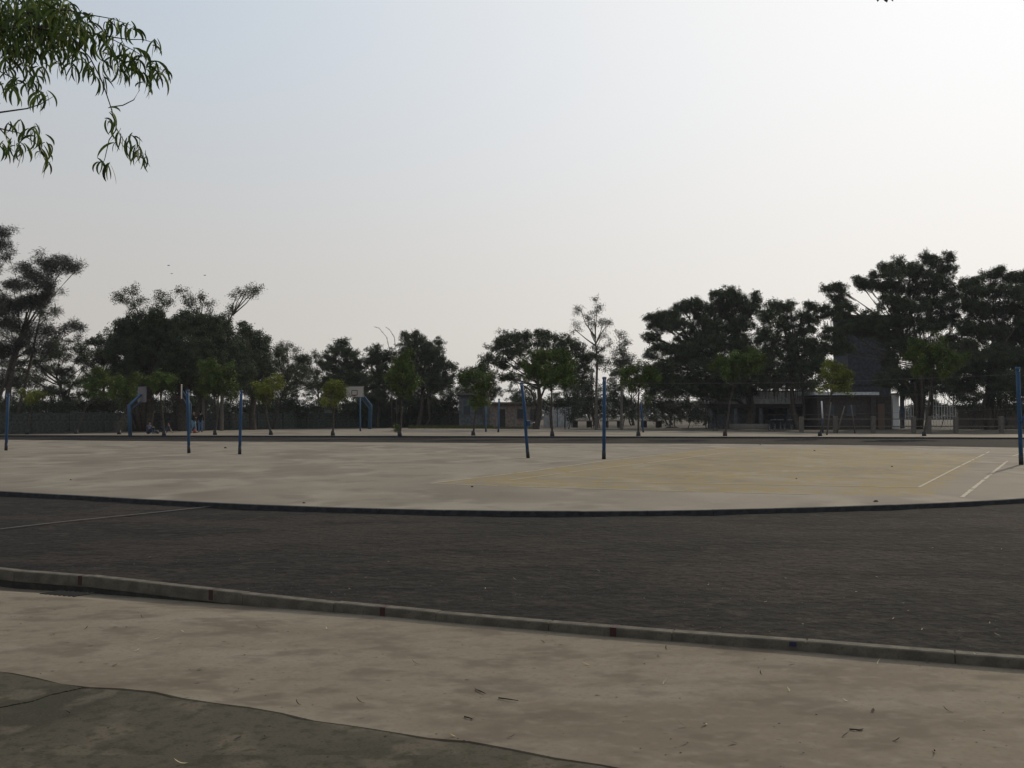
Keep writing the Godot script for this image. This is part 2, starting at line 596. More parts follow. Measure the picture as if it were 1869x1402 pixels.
		for j in range(maxi(0, int(box.position.y) - 2), mini(h, int(box.end.y) + 2)):
			for i in range(maxi(0, int(box.position.x) - 2), mini(w, int(box.end.x) + 2)):
				if not Geometry2D.is_point_in_polygon(Vector2(i, j) + Vector2(wear_fine.get_noise_2d(i, j), wear_fine.get_noise_2d(j, i)) * 2.0, outline):
					continue
				var k := clampf(0.48 + 0.95 * wear.get_noise_2d(i, j * 1.7) + 1.7 * wear_fine.get_noise_2d(i, j * 1.5), 0.0, 0.95)
				pic.set_pixel(i, j, pic.get_pixel(i, j).lerp(yellow, k))
	im = layered(2048, 1584, lin(0.19, 0.16, 0.122), [
		[61, 0.0045, 4, lin(0.138, 0.114, 0.087), 0.45, 0.72, 0.85, 0.8],
		[62, 0.008, 4, lin(0.25, 0.215, 0.168), 0.52, 0.76, 0.85, 0.6],
		[64, 0.015, 4, lin(0.122, 0.10, 0.076), 0.56, 0.78, 0.6, 0.6],
		[65, 0.004, 3, lin(0.22, 0.188, 0.147), 0.5, 0.8, 0.6]], [
		[63, 0.35, 2, lin(0.13, 0.11, 0.085), 0.6, 1.0, 0.5]], yellow_area)
	var cm := mat("court", Color.WHITE, 0.9, 0.35)
	cm.albedo_texture = tex(im)
	var c_near := func(x: float) -> float: return follow(court_line, x) + 0.11
	var c_far := func(x: float) -> float: return follow(far_line, x)
	var c_high := func(_x: float, _d: float) -> float: return COURT_Y
	structure("sports_court", sheet(c_near, c_far, -46, 27, 160, 6, c_high, ca, 0.2), cm, "wide pale concrete court with a worn yellow volleyball area")
	var far_mat := mat("far_court", Color.WHITE, 0.9, 0.35)
	far_mat.albedo_texture = tex(layered(1024, 792, lin(0.19, 0.16, 0.122), [
		[161, 0.009, 4, lin(0.138, 0.114, 0.087), 0.45, 0.72, 0.85],
		[162, 0.016, 4, lin(0.25, 0.215, 0.168), 0.52, 0.76, 0.8]], [
		[163, 0.3, 2, lin(0.13, 0.11, 0.085), 0.6, 1.0, 0.5]]))
	var r_near := func(x: float) -> float: return follow(rear_line, x)
	var r_far := func(x: float) -> float: return maxf(follow(end_line, x), follow(rear_line, x) + 0.3)
	structure("basketball_court", sheet(r_near, r_far, -60, 55, 120, 4, func(_x, _d): return COURT_Y + 0.006, Rect2(-60, 60, 62, 48), 0.2), far_mat, "pale concrete basketball court beyond the far running track")
	var f_near := func(x: float) -> float: return follow(far_line, x) - 0.05
	var f_far := func(x: float) -> float: return follow(rear_line, x) + 0.1
	structure("far_track", sheet(f_near, f_far, -60, 40, 120, 8, func(_x, _d): return TRACK_Y - 0.02, Rect2(-14, 30, 28, 24)), tm, "far straight of the dark cinder running track")
	# the dark edging stones of the near side of the court
	var edging := Node3D.new()
	edging.name = "court_edging"
	edging.set_meta("kind", "structure")
	edging.set_meta("label", "dark concrete edging along the near side of the court")
	add_child(edging)
	var x := -16.0
	while x < 14.0:
		var p0 := Vector3(x, 0, -follow(court_line, x))
		var x2 := x + 1.0
		var p1 := Vector3(x2, 0, -follow(court_line, x2))
		var dir := (p1 - p0).normalized()
		var b := Basis(dir, Vector3.UP, dir.cross(Vector3.UP))
		var e := MB.new()
		e.box(Vector3.ZERO, Vector3((p1 - p0).length() - 0.006, 0.2, 0.1), Basis.IDENTITY, 0.008)
		var piece := part("edging_stone", e.done(), M.edge, edging)
		piece.transform = Transform3D(b, (p0 + p1) * 0.5 + Vector3(0, COURT_Y - 0.097 + rng.randf_range(-0.003, 0.002), -0.055))
		x = x2
	# the rear court's low kerb
	var rear := Node3D.new()
	rear.name = "rear_kerb"
	rear.set_meta("kind", "structure")
	rear.set_meta("label", "dark low kerb where the far track meets the basketball court")
	add_child(rear)
	x = -40.0
	while x < 36.0:
		var p0 := Vector3(x, 0, -follow(rear_line, x))
		var x2 := x + 3.0
		var p1 := Vector3(x2, 0, -follow(rear_line, x2))
		var dir := (p1 - p0).normalized()
		var e := MB.new()
		e.box(Vector3.ZERO, Vector3((p1 - p0).length() - 0.01, 0.22, 0.12))
		var piece := part("kerb_stone", e.done(), M.edge, rear)
		piece.transform = Transform3D(Basis(dir, Vector3.UP, dir.cross(Vector3.UP)), (p0 + p1) * 0.5 + Vector3(0, COURT_Y - 0.09, 0.06))
		x = x2
	markings()

func strip(b: MB, pixels: Array, y: float, width: float, broken := 0.0, seed_ := 1) -> void:
	var wear := noise(seed_, 0.9, 2)
	for i in pixels.size() - 1:
		var p := gp(pixels[i][0], pixels[i][1], y)
		var q := gp(pixels[i + 1][0], pixels[i + 1][1], y)
		var n := maxi(1, int((q - p).length() / 0.25))
		var side := (q - p).normalized().cross(Vector3.UP) * width * 0.5
		for k in n:
			var a := p.lerp(q, float(k) / n)
			var c := p.lerp(q, float(k + 1) / n)
			var wa := 1.0 + 0.3 * wear.get_noise_2d(a.x * 3, a.z * 3)
			if wear.get_noise_2d(a.x, a.z) < broken - 1.0 + 0.6 * wear.get_noise_2d(a.x * 5, a.z * 5):
				continue
			b.quad(a - side * wa, c - side * wa, c + side * wa, a + side * wa)

func markings() -> void:
	var y := COURT_Y + 0.004
	for m in [
			[[[1676, 890], [1740, 857]], 0.05, 0.1, "line", "white painted side line of the volleyball court, unbroken part"],
			[[[1740, 857], [1805, 825]], 0.06, 0.55, "line", "white painted side line of the volleyball court, worn far part"],
			[[[1755, 908], [1838, 842]], 0.07, 0.35, "line", "thick worn outer side line beside the right volleyball post"],
			[[[1676, 890], [1400, 885], [1080, 880]], 0.11, 0.3, "faded_line", "thin worn base line along the yellow court"],
			[[[1848, 833], [1869, 826]], 0.06, 0.3, "line", "short white line behind the right volleyball post"],
			[[[930, 877], [1060, 860], [1180, 846], [1330, 826]], 0.08, 0.4, "faded_line", "faded inner line on the yellow court's left side"],
			[[[785, 883], [960, 862], [1103, 842], [1330, 818]], 0.09, 0.3, "faded_line", "faded outer line on the yellow court's left side"],
			[[[785, 883], [930, 888], [1200, 896], [1480, 903]], 0.12, 0.5, "pale_line", "worn outer base line at the yellow court's near side"]]:
		var b := MB.new()
		strip(b, m[0], y, m[1], m[2], 70 + int(m[0][0][0]))
		var o := structure("court_marking", b.done(), M[m[3]], m[4])
		o.set_meta("label", m[4])
	var c := MB.new()
	strip(c, [[-60, 972], [0, 966], [120, 952], [280, 936], [425, 920.5]], TRACK_Y + 0.012, 0.045, 0.3, 95)
	structure("track_marking", c.done(), M.chalk, "broken chalk line across the cinder track")

func kerbs() -> void:
	var kerb := Node3D.new()
	kerb.name = "kerb"
	kerb.set_meta("kind", "structure")
	kerb.set_meta("label", "low pale concrete kerb between path and cinder track, marked in dark red")
	add_child(kerb)
	var marks := []
	for m in [[157, 1052], [392, 1078], [703, 1110], [1124, 1146], [1465, 1171]]:
		marks.append(gp(m[0], m[1], KERB_Y).x)
	var x := -13.0
	while x < 9.0:
		var x2 := x + 0.83
		var p0 := Vector3(x, 0, -follow(kerb_line, x))
		var p1 := Vector3(x2, 0, -follow(kerb_line, x2))
		var dir := (p1 - p0).normalized()
		var b := Basis(dir, Vector3.UP, dir.cross(Vector3.UP))
		var e := MB.new()
		e.box(Vector3.ZERO, Vector3((p1 - p0).length() - 0.003, 0.105, 0.1), Basis.IDENTITY, 0.007)
		var piece := part("kerb_stone", e.done(), M.kerb, kerb)
		piece.transform = Transform3D(b, (p0 + p1) * 0.5 + Vector3(0, KERB_Y - 0.0525 + rng.randf_range(-0.003, 0.003), -0.05))
		var f := MB.new()
		f.box(Vector3.ZERO, Vector3((p1 - p0).length() + 0.002, 0.16, 0.1))
		var foot := part("footing", f.done(), M.footing, kerb)
		foot.transform = Transform3D(b, (p0 + p1) * 0.5 + Vector3(0, KERB_Y - 0.147, -0.058))
		for i in marks.size():
			if marks[i] >= x and marks[i] < x2:
				var k := MB.new()
				k.box(Vector3.ZERO, Vector3(0.045, 0.085 if i < 4 else 0.03, 0.104))
				var paint := part("painted_mark", k.done(), M.blue_mark if i == 4 else M.maroon, piece)
				paint.position = Vector3(clampf((marks[i] - x) / 0.83 - 0.5, -0.42, 0.42) * 0.85, 0.0105 if i < 4 else 0.03, 0.001)
		x = x2

func scatter(called: String, mesh: Mesh, m: Material, spots: Array, label: String, category: String, parent: Node = null) -> MultiMeshInstance3D:
	var mm := MultiMesh.new()
	mm.transform_format = MultiMesh.TRANSFORM_3D
	mm.use_colors = true
	mm.mesh = mesh
	mm.instance_count = spots.size()
	for i in spots.size():
		mm.set_instance_transform(i, spots[i][0])
		mm.set_instance_color(i, spots[i][1])
	var o := MultiMeshInstance3D.new()
	o.multimesh = mm
	o.material_override = m
	if parent == null:
		o.name = numbered(called)
		add_child(o)
		meta(o, label, category)
		o.set_meta("kind", "stuff")
	else:
		o.name = called
		parent.add_child(o, true)
	return o

# ---------------------------------------------------------------- leaves and twigs lying about
func sickle(length: float, width: float, bend: float, curl: float, segments := 7) -> ArrayMesh:   # a curved, pointed leaf along -y, bending in x
	var b := MB.new(true)
	var rows := []
	for i in segments + 1:
		var t := float(i) / segments
		var a := bend * t
		var mid := Vector3(sin(a) / maxf(bend, 0.01), -cos(a) * 0.0, 0)
		mid = Vector3((1.0 - cos(a)) / maxf(absf(bend), 0.01) * signf(bend), -sin(absf(a)) / maxf(absf(bend), 0.01), curl * t * t) * length
		var w := width * pow(sin(PI * clampf(0.06 + 0.94 * t, 0.0, 1.0)), 0.8) * 0.5
		var out := Vector3(cos(a), sin(a), 0.0)
		rows.append([mid - out * w, mid + Vector3(0, 0, w * 0.35), mid + out * w])
	for i in segments:
		for k in 2:
			b.quad(rows[i][k], rows[i][k + 1], rows[i + 1][k + 1], rows[i + 1][k])
	return b.done()

func litter() -> void:
	var shapes := []
	for k in 4:
		shapes.append(sickle([0.075, 0.095, 0.06, 0.05][k], [0.017, 0.014, 0.026, 0.022][k], [0.9, -1.1, 0.4, 0.5][k], [0.3, 0.45, 0.25, 0.5][k]))
	var tones := [mat("leaf_brown", lin(0.06, 0.035, 0.018)), mat("leaf_dark", lin(0.028, 0.02, 0.013)), mat("leaf_yellow", lin(0.36, 0.26, 0.10)), mat("leaf_pale", lin(0.42, 0.36, 0.22)), mat("leaf_green", lin(0.06, 0.09, 0.03))]
	var words := ["brown", "dark brown", "yellow", "pale straw-coloured", "green"]
	var spots := [[860, 1311, 1, 1], [1075, 1214, 2, 2], [1210, 1249, 3, 2], [1440, 1262, 3, 1], [1290, 1321, 3, 0], [1547, 1280, 3, 0], [1536, 1345, 1, 0], [1562, 1332, 1, 1], [1628, 1352, 1, 2], [1392, 1232, 1, 0], [1452, 1210, 0, 0], [995, 1158, 2, 1], [994, 1174, 0, 0], [668, 1283, 0, 1], [362, 1220, 4, 0], [435, 1258, 3, 1], [153, 1149, 0, 0], [195, 1149, 1, 0], [207, 1145, 0, 2], [265, 1128, 0, 1], [92, 1158, 0, 0], [205, 1215, 0, 2], [281, 1167, 3, 2], [337, 1153, 3, 0], [245, 1188, 3, 1], [767, 1213, 1, 0], [880, 1262, 0, 1], [1218, 1186, 1, 0], [1200, 1195, 0, 0], [130, 1301, 1, 0], [394, 1382, 1, 0], [428, 1349, 1, 1], [488, 1344, 1, 2], [343, 1392, 3, 2], [551, 1287, 1, 0], [478, 1146, 0, 1], [596, 1148, 3, 0], [832, 1344, 2, 1], [1601, 1212, 3, 2], [1345, 1356, 0, 2], [1254, 1354, 1, 0], [1700, 1370, 0, 1], [1740, 1300, 1, 0], [1590, 1300, 0, 2], [1255, 1325, 0, 1], [925, 1346, 0, 0]]
	for s in spots:
		var y := 0.041 if gp(s[0], s[1], PATH_Y).z > -follow(slab_line, gp(s[0], s[1], PATH_Y).x) else PATH_Y
		fallen(gp(s[0], s[1], y + 0.005), shapes[(s[2] + s[3]) % 4], tones[s[2]], "fallen_leaf", "%s fallen leaf lying on the %s concrete" % [words[s[2]], "mossy old" if y < 0.044 else "pale path's"], "leaves fallen on the path")
	# pale leaves on the cinders
	var on_track := [[1650, 1101, 3], [1718, 1163, 3], [1466, 1139, 3], [1393, 1099, 3], [1655, 1115, 2], [1435, 1056, 3], [1291, 1068, 3], [1292, 1087, 2], [1282, 1001, 3], [1627, 1130, 3], [1602, 1054, 3], [1825, 1160, 3], [1826, 1003, 3], [1680, 1150, 3], [1804, 1138, 3], [886, 1075, 3], [670, 1054, 3], [712, 1026, 3], [1095, 1043, 3], [808, 1061, 3], [943, 1058, 3], [400, 1003, 3], [271, 1018, 3], [640, 1075, 2], [875, 1092, 3], [1218, 1086, 2], [1780, 1195, 3], [1560, 1080, 3], [1700, 1000, 3]]
	for s in on_track:
		fallen(gp(s[0], s[1], TRACK_Y + 0.015), shapes[rng.randi() % 4], tones[s[2]], "fallen_leaf", "small %s leaf fallen on the dark cinder track" % ["", "", "yellow", "pale dry"][s[2]], "leaves fallen on the cinder track", 0.62)
	# twigs
	for t in [[910, 1274, 946, 1279, "straight dark twig lying alone on the pale path"], [868, 1258, 886, 1266, "short bent dark twig on the path beside the straight twig"], [1550, 1331, 1574, 1333, "thin dark twig on the path near a curled dark leaf"], [848, 1308, 862, 1312, "little dark stalk with a curled pale leaf on the path"]]:
		var a := gp(t[0], t[1], PATH_Y + 0.006)
		var c := gp(t[2], t[3], PATH_Y + 0.008)
		var b := MB.new(true)
		b.tube([Vector3.ZERO, (c - a) * 0.5 + Vector3(0, 0.002, 0.004), c - a], [0.004, 0.0035, 0.002], 5)
		var o := part("fallen_twig", b.done(), tones[1])
		o.position = a
		meta(o, t[4], "twig", "twigs on the path")
	# specks nobody could count
	var grit := MB.new()
	grit.tri(Vector3(0, 0.4, 0), Vector3(1, 0, 0), Vector3(-0.5, 0, 0.8))
	grit.tri(Vector3(0, 0.4, 0), Vector3(-0.5, 0, 0.8), Vector3(-0.5, 0, -0.8))
	grit.tri(Vector3(0, 0.4, 0), Vector3(-0.5, 0, -0.8), Vector3(1, 0, 0))
	var list := []
	for i in 300:
		var d := rng.randf_range(3.6, 9.0)
		var x := rng.randf_range(-0.55, 0.55) * d
		if d > follow(kerb_line, x) - 0.05:
			continue
		var s := rng.randf_range(0.002, 0.006)
		var dark := rng.randf_range(0.012, 0.05)
		var y := 0.042 if d < follow(slab_line, x) else PATH_Y + 0.001
		if x < -0.6 and d > follow(kerb_line, x) - 0.8:
			continue
		list.append([Transform3D(Basis(Vector3.UP, rng.randf() * TAU).scaled(Vector3(s * 1.6, s, s)), Vector3(x, y, -d)), Color(dark * 1.1, dark, dark * 0.8)])
	scatter("leaf_crumbs", grit.done(), M.cinders, list, "tiny dark crumbs of leaves and grit on the path", "debris")
	# stones on the courts
	for s in [[1598, 917, 0.11, "brown stone lying on the near rim of the court"], [1674, 929, 0.07, "dark stone on the cinders under the court edging"], [555, 919.5, 0.075, "flat dark stone on the court's near left rim"], [1486, 824, 0.12, "dark stone on the far part of the yellow court"], [1627, 853, 0.09, "dark stone in the middle of the yellow court"], [1453, 875, 0.07, "small dark stone on the yellow court near its base line"], [412, 819, 0.2, "dark flat stone on the far side of the court by a blue post"], [130, 877, 0.07, "little pale scrap on the court's near left rim"], [862, 890, 0.09, "small dark clod beside the yellow court's tip"], [1387, 813, 0.1, "dark clod at the court's far rim"]]:
		var b := MB.new()
		var ring := []
		for k in 7:
			var a := TAU * k / 7
			ring.append(Vector3(cos(a), 0, sin(a) * 0.8) * s[2] * 0.7 * rng.randf_range(0.38, 0.6))
		for k in 7:
			var p: Vector3 = ring[k]; var q: Vector3 = ring[(k + 1) % 7]
			var up := Vector3(0, s[2] * 0.25, 0)
			b.quad(p, p * 0.6 + up * rng.randf_range(0.8, 1.1), q * 0.6 + up, q)
			b.tri(p * 0.6 + up, Vector3(0, s[2] * 0.3, 0), q * 0.6 + up)
		var o := part("stone", b.done(), M.bark if s[2] != 0.07 else M.dirt)
		o.position = gp(s[0], s[1], (TRACK_Y if s[1] == 929 else COURT_Y) - 0.002)
		meta(o, s[3], "stone")
	# the drain grate at the foot of the kerb
	var where := gp(120, 1085, PATH_Y - 0.01)
	var grate := thing("drain_grate", "row of dark slanting iron drain bars at the kerb's foot", "grate", where)
	var bar := MB.new()
	bar.box(Vector3.ZERO, Vector3(0.009, 0.012, 0.19), Basis.IDENTITY, 0.003)
	var bar_mesh := bar.done()
	for k in 8:
		var o := part("bar", bar_mesh, M.iron, grate)
		o.position = Vector3(-0.17 + 0.05 * k, 0.0008 * k, -0.09 + 0.022 * k)
		o.rotation.y = -0.63

func fallen(p: Vector3, mesh: Mesh, m: Material, called: String, label: String, group: String, size := 1.0) -> void:
	var o := part(called, mesh, m)
	o.position = p
	o.rotation = Vector3(-PI / 2 + rng.randf_range(-0.1, 0.1), rng.randf() * TAU, rng.randf_range(-0.1, 0.1))
	o.scale = Vector3.ONE * size * 0.62 * rng.randf_range(0.85, 1.15)
	meta(o, label, "leaf", group)

# ---------------------------------------------------------------- trees
func leaf_spray(count: int, length: float, width: float, spread: float, droop: float, seed_: int) -> ArrayMesh:
	var r := RandomNumberGenerator.new()
	r.seed = seed_
	var b := MB.new()
	for i in count:
		var dir := Vector3(r.randfn(), r.randfn() - droop, r.randfn()).normalized()
		var start := Vector3(r.randfn(), r.randfn() * 0.8, r.randfn()) * spread
		var side := dir.cross(Vector3(r.randfn(), r.randfn(), r.randfn())).normalized() * width * 0.5
		var l := length * r.randf_range(0.7, 1.25)
		var mid := start + dir * l * 0.45 + Vector3(0, 0.04 * l, 0)
		var tip := start + dir * l - Vector3(0, 0.12 * l, 0)
		b.tri(start, mid + side, tip)
		b.tri(start, tip, mid - side)
	return b.done()

var sprays := {}

func foliage_material(called: String, c: Color, through: float) -> void:
	var m := mat(called, c, 0.6, 0.25)
	m.vertex_color_use_as_albedo = true
	m.backlight = Color(through * 0.9, through, through * 0.45)
	m.cull_mode = BaseMaterial3D.CULL_DISABLED

func tree(called: String, label: String, category: String, foot: Array, lobes: Array, o := {}) -> Node3D:
	var base := gp(foot[0], foot[1], o.get("level", YARD_Y))
	var depth: float = -base.z
	var s := depth / F
	var t := thing(called, label, category, base, o.get("group", "trees behind the sports ground"))
	var spray: Mesh = sprays[o.get("spray", "broad")]
	var tone: Vector3 = o.get("tone", Vector3(0.056, 0.072, 0.036))
	var rc: float = o.get("clump", 0.38)
	var per: int = o.get("per", 9)
	var fill: float = o.get("fill", 2.3) * 1.9
	var size: float = o.get("size", 1.0)
	if called == "banyan":
		fill *= 1.15
		for l in lobes:
			l[2] *= rng.randf_range(1.02, 1.26); l[3] *= rng.randf_range(1.02, 1.28)
	var sum := Vector3.ZERO
	var centres := []
	for l in lobes:
		var deep: float = rng.randf_range(-1.0, 1.0) * o.get("deep", 1.6)
		var c := at(l[0], l[1], depth + deep) - base
		centres.append(c)
		sum += c
	sum /= lobes.size()
	var low := 1e9
	for i in lobes.size():
		low = minf(low, centres[i].y - lobes[i][3] * s)
	var fork := Vector3(sum.x * 0.45, maxf(low, 0.8), 0)
	if o.has("fork"):
		fork = at(o.fork[0], o.fork[1], depth) - base
	var girth: float = o.get("girth", 0.22)
	var bark: Material = M[o.get("bark", "bark")]
	var trunk := MB.new(true)
	var top := Vector3(sum.x, maxf(sum.y, fork.y + 0.5), sum.z * 0.5)
	var kink := Vector3(rng.randf_range(-1, 1), 0, rng.randf_range(-1, 1)) * girth * 0.6
	trunk.tube([Vector3(0, -0.15, 0), Vector3(0, 0.12, 0), fork * 0.5 + kink, fork, fork.lerp(top, 0.55) + kink, top], [girth * 1.4, girth * 1.0, girth * 0.8, girth * 0.7, girth * 0.38, girth * 0.1], 8)
	if o.get("stems", 1) > 1:
		for k in o.stems - 1:
			var off := Vector3(rng.randf_range(-1, 1), 0, rng.randf_range(-0.6, 0.6)) * girth * 3.5
			var goal: Vector3 = centres[rng.randi() % centres.size()]
			trunk.tube([off * 0.6 - Vector3(0, 0.1, 0), off + fork * 0.5, fork.lerp(goal, 0.35) + off, goal], [girth * 0.5, girth * 0.42, girth * 0.3, girth * 0.07], 6)
	part("trunk", trunk.done(), bark, t)
	var limbs := MB.new(true)
	var spots := []
	for i in lobes.size():
		var c: Vector3 = centres[i]
		var rx: float = lobes[i][2] * s
		var ry: float = lobes[i][3] * s
		var rz := clampf((rx + ry) * 0.5, 0.4, 2.4)
		var along := clampf((c.y - fork.y) / maxf(top.y - fork.y, 0.5) * 0.45, 0.0, 0.9)
		var start := fork.lerp(top, along)
		var mid := start.lerp(c, 0.55) + Vector3(rng.randf_range(-0.2, 0.2), rng.randf_range(-0.35, 0.1) * o.get("sag", 1.0), rng.randf_range(-0.2, 0.2))
		var rr: float = girth * o.get("limb", 0.28) * rng.randf_range(0.75, 1.2)
		limbs.tube([start, mid, c], [rr, rr * 0.62, rr * 0.22], 5, false)
		var n := maxi(3, int(ceil(fill * rx * ry / (rc * rc * 0.6))))
		var boughs := []
		for k in clampi(int(n / 3.5), 2, 9):
			var dir := Vector3(rng.randfn(), rng.randfn() + 0.25, rng.randfn()).normalized()
			var reach := rng.randf_range(0.45, 0.95) if k > 0 else 0.15
			var size_b := rng.randf_range(0.35, 0.62)
			boughs.append([c + dir * Vector3(rx, ry, rz) * reach, size_b])
			var tw := rr * 0.3
			limbs.tube([c.lerp(start, 0.25), c.lerp(boughs[-1][0], 0.5) + Vector3(0, -0.1, 0), boughs[-1][0]], [tw, tw * 0.7, tw * 0.3], 3, false)
		for k in n:
			var bo: Array = boughs[k % boughs.size()]
			var dir := Vector3(rng.randfn(), rng.randfn(), rng.randfn()).normalized()
			var p: Vector3 = bo[0] + dir * Vector3(rx, ry, rz) * bo[1] * pow(rng.randf(), 0.38)
			if k % 5 < 3:
				p = c + dir * Vector3(rx, ry, rz) * 1.08 * pow(rng.randf(), 0.36)
			if k % 3 == 0:
				var tw := rr * 0.16
				limbs.tube([bo[0], p], [tw, tw * 0.4], 3, false)
			var shade := rng.randf_range(0.62, 1.4)
			for j in per:
				var q := p + Vector3(rng.randfn(), rng.randfn(), rng.randfn()).normalized() * Vector3(1.0, o.get("flat", 0.85), 1.0) * rc * (0.78 if rng.randf() < 0.86 else 1.35) * pow(rng.randf(), 0.45)
				var g := shade * rng.randf_range(0.7, 1.35)
				var warm := rng.randf_range(0.88, 1.2)
				var b := Basis.from_euler(Vector3(rng.randf_range(-0.5, 0.5), rng.randf() * TAU, rng.randf_range(-0.5, 0.5))) if o.get("upright", false) else Basis.from_euler(Vector3(rng.randf() * TAU, rng.randf() * TAU, 0))
				spots.append([Transform3D(b.scaled(Vector3.ONE * size * rng.randf_range(0.65, 1.1)), q), Color(tone.x * g * warm, tone.y * g, tone.z * g)])
	part("branches", limbs.done(), bark, t)
	if o.has("roots"):
		var hang := MB.new(true)
		for r in o.roots:
			for k in r[4]:
				var p := at(rng.randf_range(r[0], r[1]), r[2], depth + rng.randf_range(-1.5, 1.5)) - base
				var q := p - Vector3(rng.randf_range(-0.15, 0.15), (r[3] - r[2]) * s * rng.randf_range(0.45, 1.0), 0)
				var rad := rng.randf_range(0.012, 0.035)
				hang.tube([p, p.lerp(q, 0.5) + Vector3(0.04, 0, 0), q], [rad, rad, rad * 0.6], 4, false)
		var ro := part("aerial_roots", hang.done(), bark, t)
		ro.set_meta("kind", "stuff")
	scatter("crown", spray, M[o.get("leaf", "foliage")], spots, "", "", t).set_meta("kind", "stuff")
	return t

func big_trees() -> void:
	sprays["broad"] = leaf_spray(12, 0.15, 0.072, 0.12, 0.2, 1)
	sprays["small"] = leaf_spray(12, 0.13, 0.055, 0.15, 0.2, 2)
	sprays["needle"] = leaf_spray(16, 0.30, 0.022, 0.16, -0.2, 3)
	sprays["long"] = leaf_spray(11, 0.22, 0.06, 0.12, 0.1, 4)
	sprays["fern"] = leaf_spray(14, 0.15, 0.05, 0.2, 0.0, 5)
	foliage_material("foliage", Color.WHITE, 0.35)
	foliage_material("young_foliage", Color.WHITE, 0.7)
	var open := {"fill": 1.25, "per": 12, "clump": 0.44, "girth": 0.16, "limb": 0.42}
	var wispy := {"fill": 1.0, "per": 8, "clump": 0.42, "spray": "small", "size": 1.15, "tone": Vector3(0.07, 0.078, 0.05), "bark": "pale_bark", "girth": 0.14, "limb": 0.42, "flat": 0.9}
	tree("feathery_tree", "tall feathery tree with upswept plumes at the end of the stone wall", "tree", [14, 792], [[2, 430, 24, 20], [-30, 470, 50, 42], [48, 492, 24, 18], [85, 484, 30, 18], [120, 482, 26, 15], [143, 488, 10, 8], [70, 515, 36, 16], [25, 520, 22, 14], [98, 530, 24, 11], [55, 555, 34, 22], [80, 548, 24, 16], [10, 565, 32, 30], [95, 568, 18, 9], [40, 600, 46, 24], [85, 604, 30, 12], [125, 594, 22, 7], [152, 594, 16, 5], [65, 632, 36, 14], [15, 640, 34, 30], [-40, 560, 50, 80], [5, 690, 20, 20]], {"spray": "needle", "fill": 1.1, "per": 11, "clump": 0.45, "flat": 0.55, "girth": 0.3, "fork": [18, 700], "limb": 0.16, "tone": Vector3(0.055, 0.06, 0.045), "stems": 3, "size": 1.1})
	tree("spreading_tree", "flat-topped open tree whose gaps show the sky behind the stone wall", "tree", [118, 788], [[118, 626, 40, 12], [90, 640, 26, 15], [150, 640, 25, 14], [118, 650, 36, 12], [70, 662, 24, 14], [158, 664, 24, 13], [112, 678, 30, 10], [62, 695, 26, 12], [135, 700, 34, 10], [38, 668, 22, 14], [36, 702, 20, 10], [96, 716, 24, 8], [160, 716, 20, 9], [55, 640, 14, 10]], {"fill": 1.2, "per": 12, "clump": 0.44, "flat": 0.4, "fork": [120, 735], "girth": 0.17, "limb": 0.4, "stems": 3, "spray": "fern"})
	tree("leafy_tree", "round-topped tree between the flat-topped tree and the dense banyan", "tree", [190, 787], [[170, 622, 18, 12], [198, 620, 20, 18], [205, 645, 28, 20], [180, 655, 24, 20], [180, 690, 24, 18], [210, 685, 22, 20]], open.merged({"fill": 1.7}))
	tree("banyan", "dense dark banyan mass behind the basketball hoop and young trees", "tree", [268, 788], [[250, 608, 34, 28], [285, 586, 28, 18], [300, 605, 30, 22], [240, 640, 38, 30], [290, 640, 40, 34], [270, 685, 50, 28], [230, 685, 30, 22], [315, 670, 30, 30]], {"girth": 0.5, "fill": 2.6, "stems": 4, "roots": [[240, 320, 715, 785, 20]]})
	tree("banyan", "dense dark banyan with thick black trunk behind the standing people", "tree", [338, 788], [[340, 592, 24, 20], [365, 598, 28, 24], [392, 600, 24, 22], [350, 640, 42, 34], [410, 622, 26, 26], [395, 660, 38, 28], [430, 645, 26, 22], [345, 690, 40, 28], [400, 700, 34, 24], [436, 685, 26, 26]], {"girth": 0.6, "fork": [333, 725], "fill": 2.6, "stems": 3})
	tree("wispy_tree", "thin-leaved tree rising pale above the dense banyan's left half", "tree", [245, 788], [[222, 545, 18, 16], [238, 532, 16, 10], [256, 552, 17, 13], [248, 572, 18, 12], [225, 592, 16, 9], [300, 540, 14, 11], [292, 558, 15, 9], [305, 552, 12, 12], [275, 570, 14, 7]], wispy.merged({"fork": [252, 620]}, true))
	tree("wispy_tree", "thin bright-twigged tree rising above the two dense banyans", "tree", [372, 788], [[330, 527, 11, 9], [340, 545, 12, 11], [352, 555, 13, 11], [372, 548, 12, 12], [384, 556, 10, 12], [366, 575, 13, 10], [386, 580, 8, 14], [345, 570, 9, 7]], wispy.merged({"fork": [372, 625], "fill": 0.8}, true))
	tree("pollard_tree", "pollarded trunk with two long bare limbs ending in a wispy plume", "tree", [405, 788], [[452, 528, 20, 8], [470, 525, 9, 7], [432, 540, 14, 7], [442, 535, 16, 7], [465, 535, 12, 5], [416, 578, 7, 9], [402, 590, 8, 13], [421, 570, 4, 10]], wispy.merged({"fork": [412, 605], "fill": 0.7, "limb": 0.5, "sag": 0.1, "girth": 0.16}, true))
	tree("banyan", "narrow banyan with a jagged pointed top beside the pollarded tree", "tree", [462, 786], [[445, 597, 11, 10], [458, 612, 16, 12], [476, 622, 14, 12], [486, 640, 9, 9], [456, 640, 24, 18], [450, 672, 26, 24], [480, 668, 18, 22], [465, 702, 26, 18]], {"girth": 0.35, "fill": 2.2})
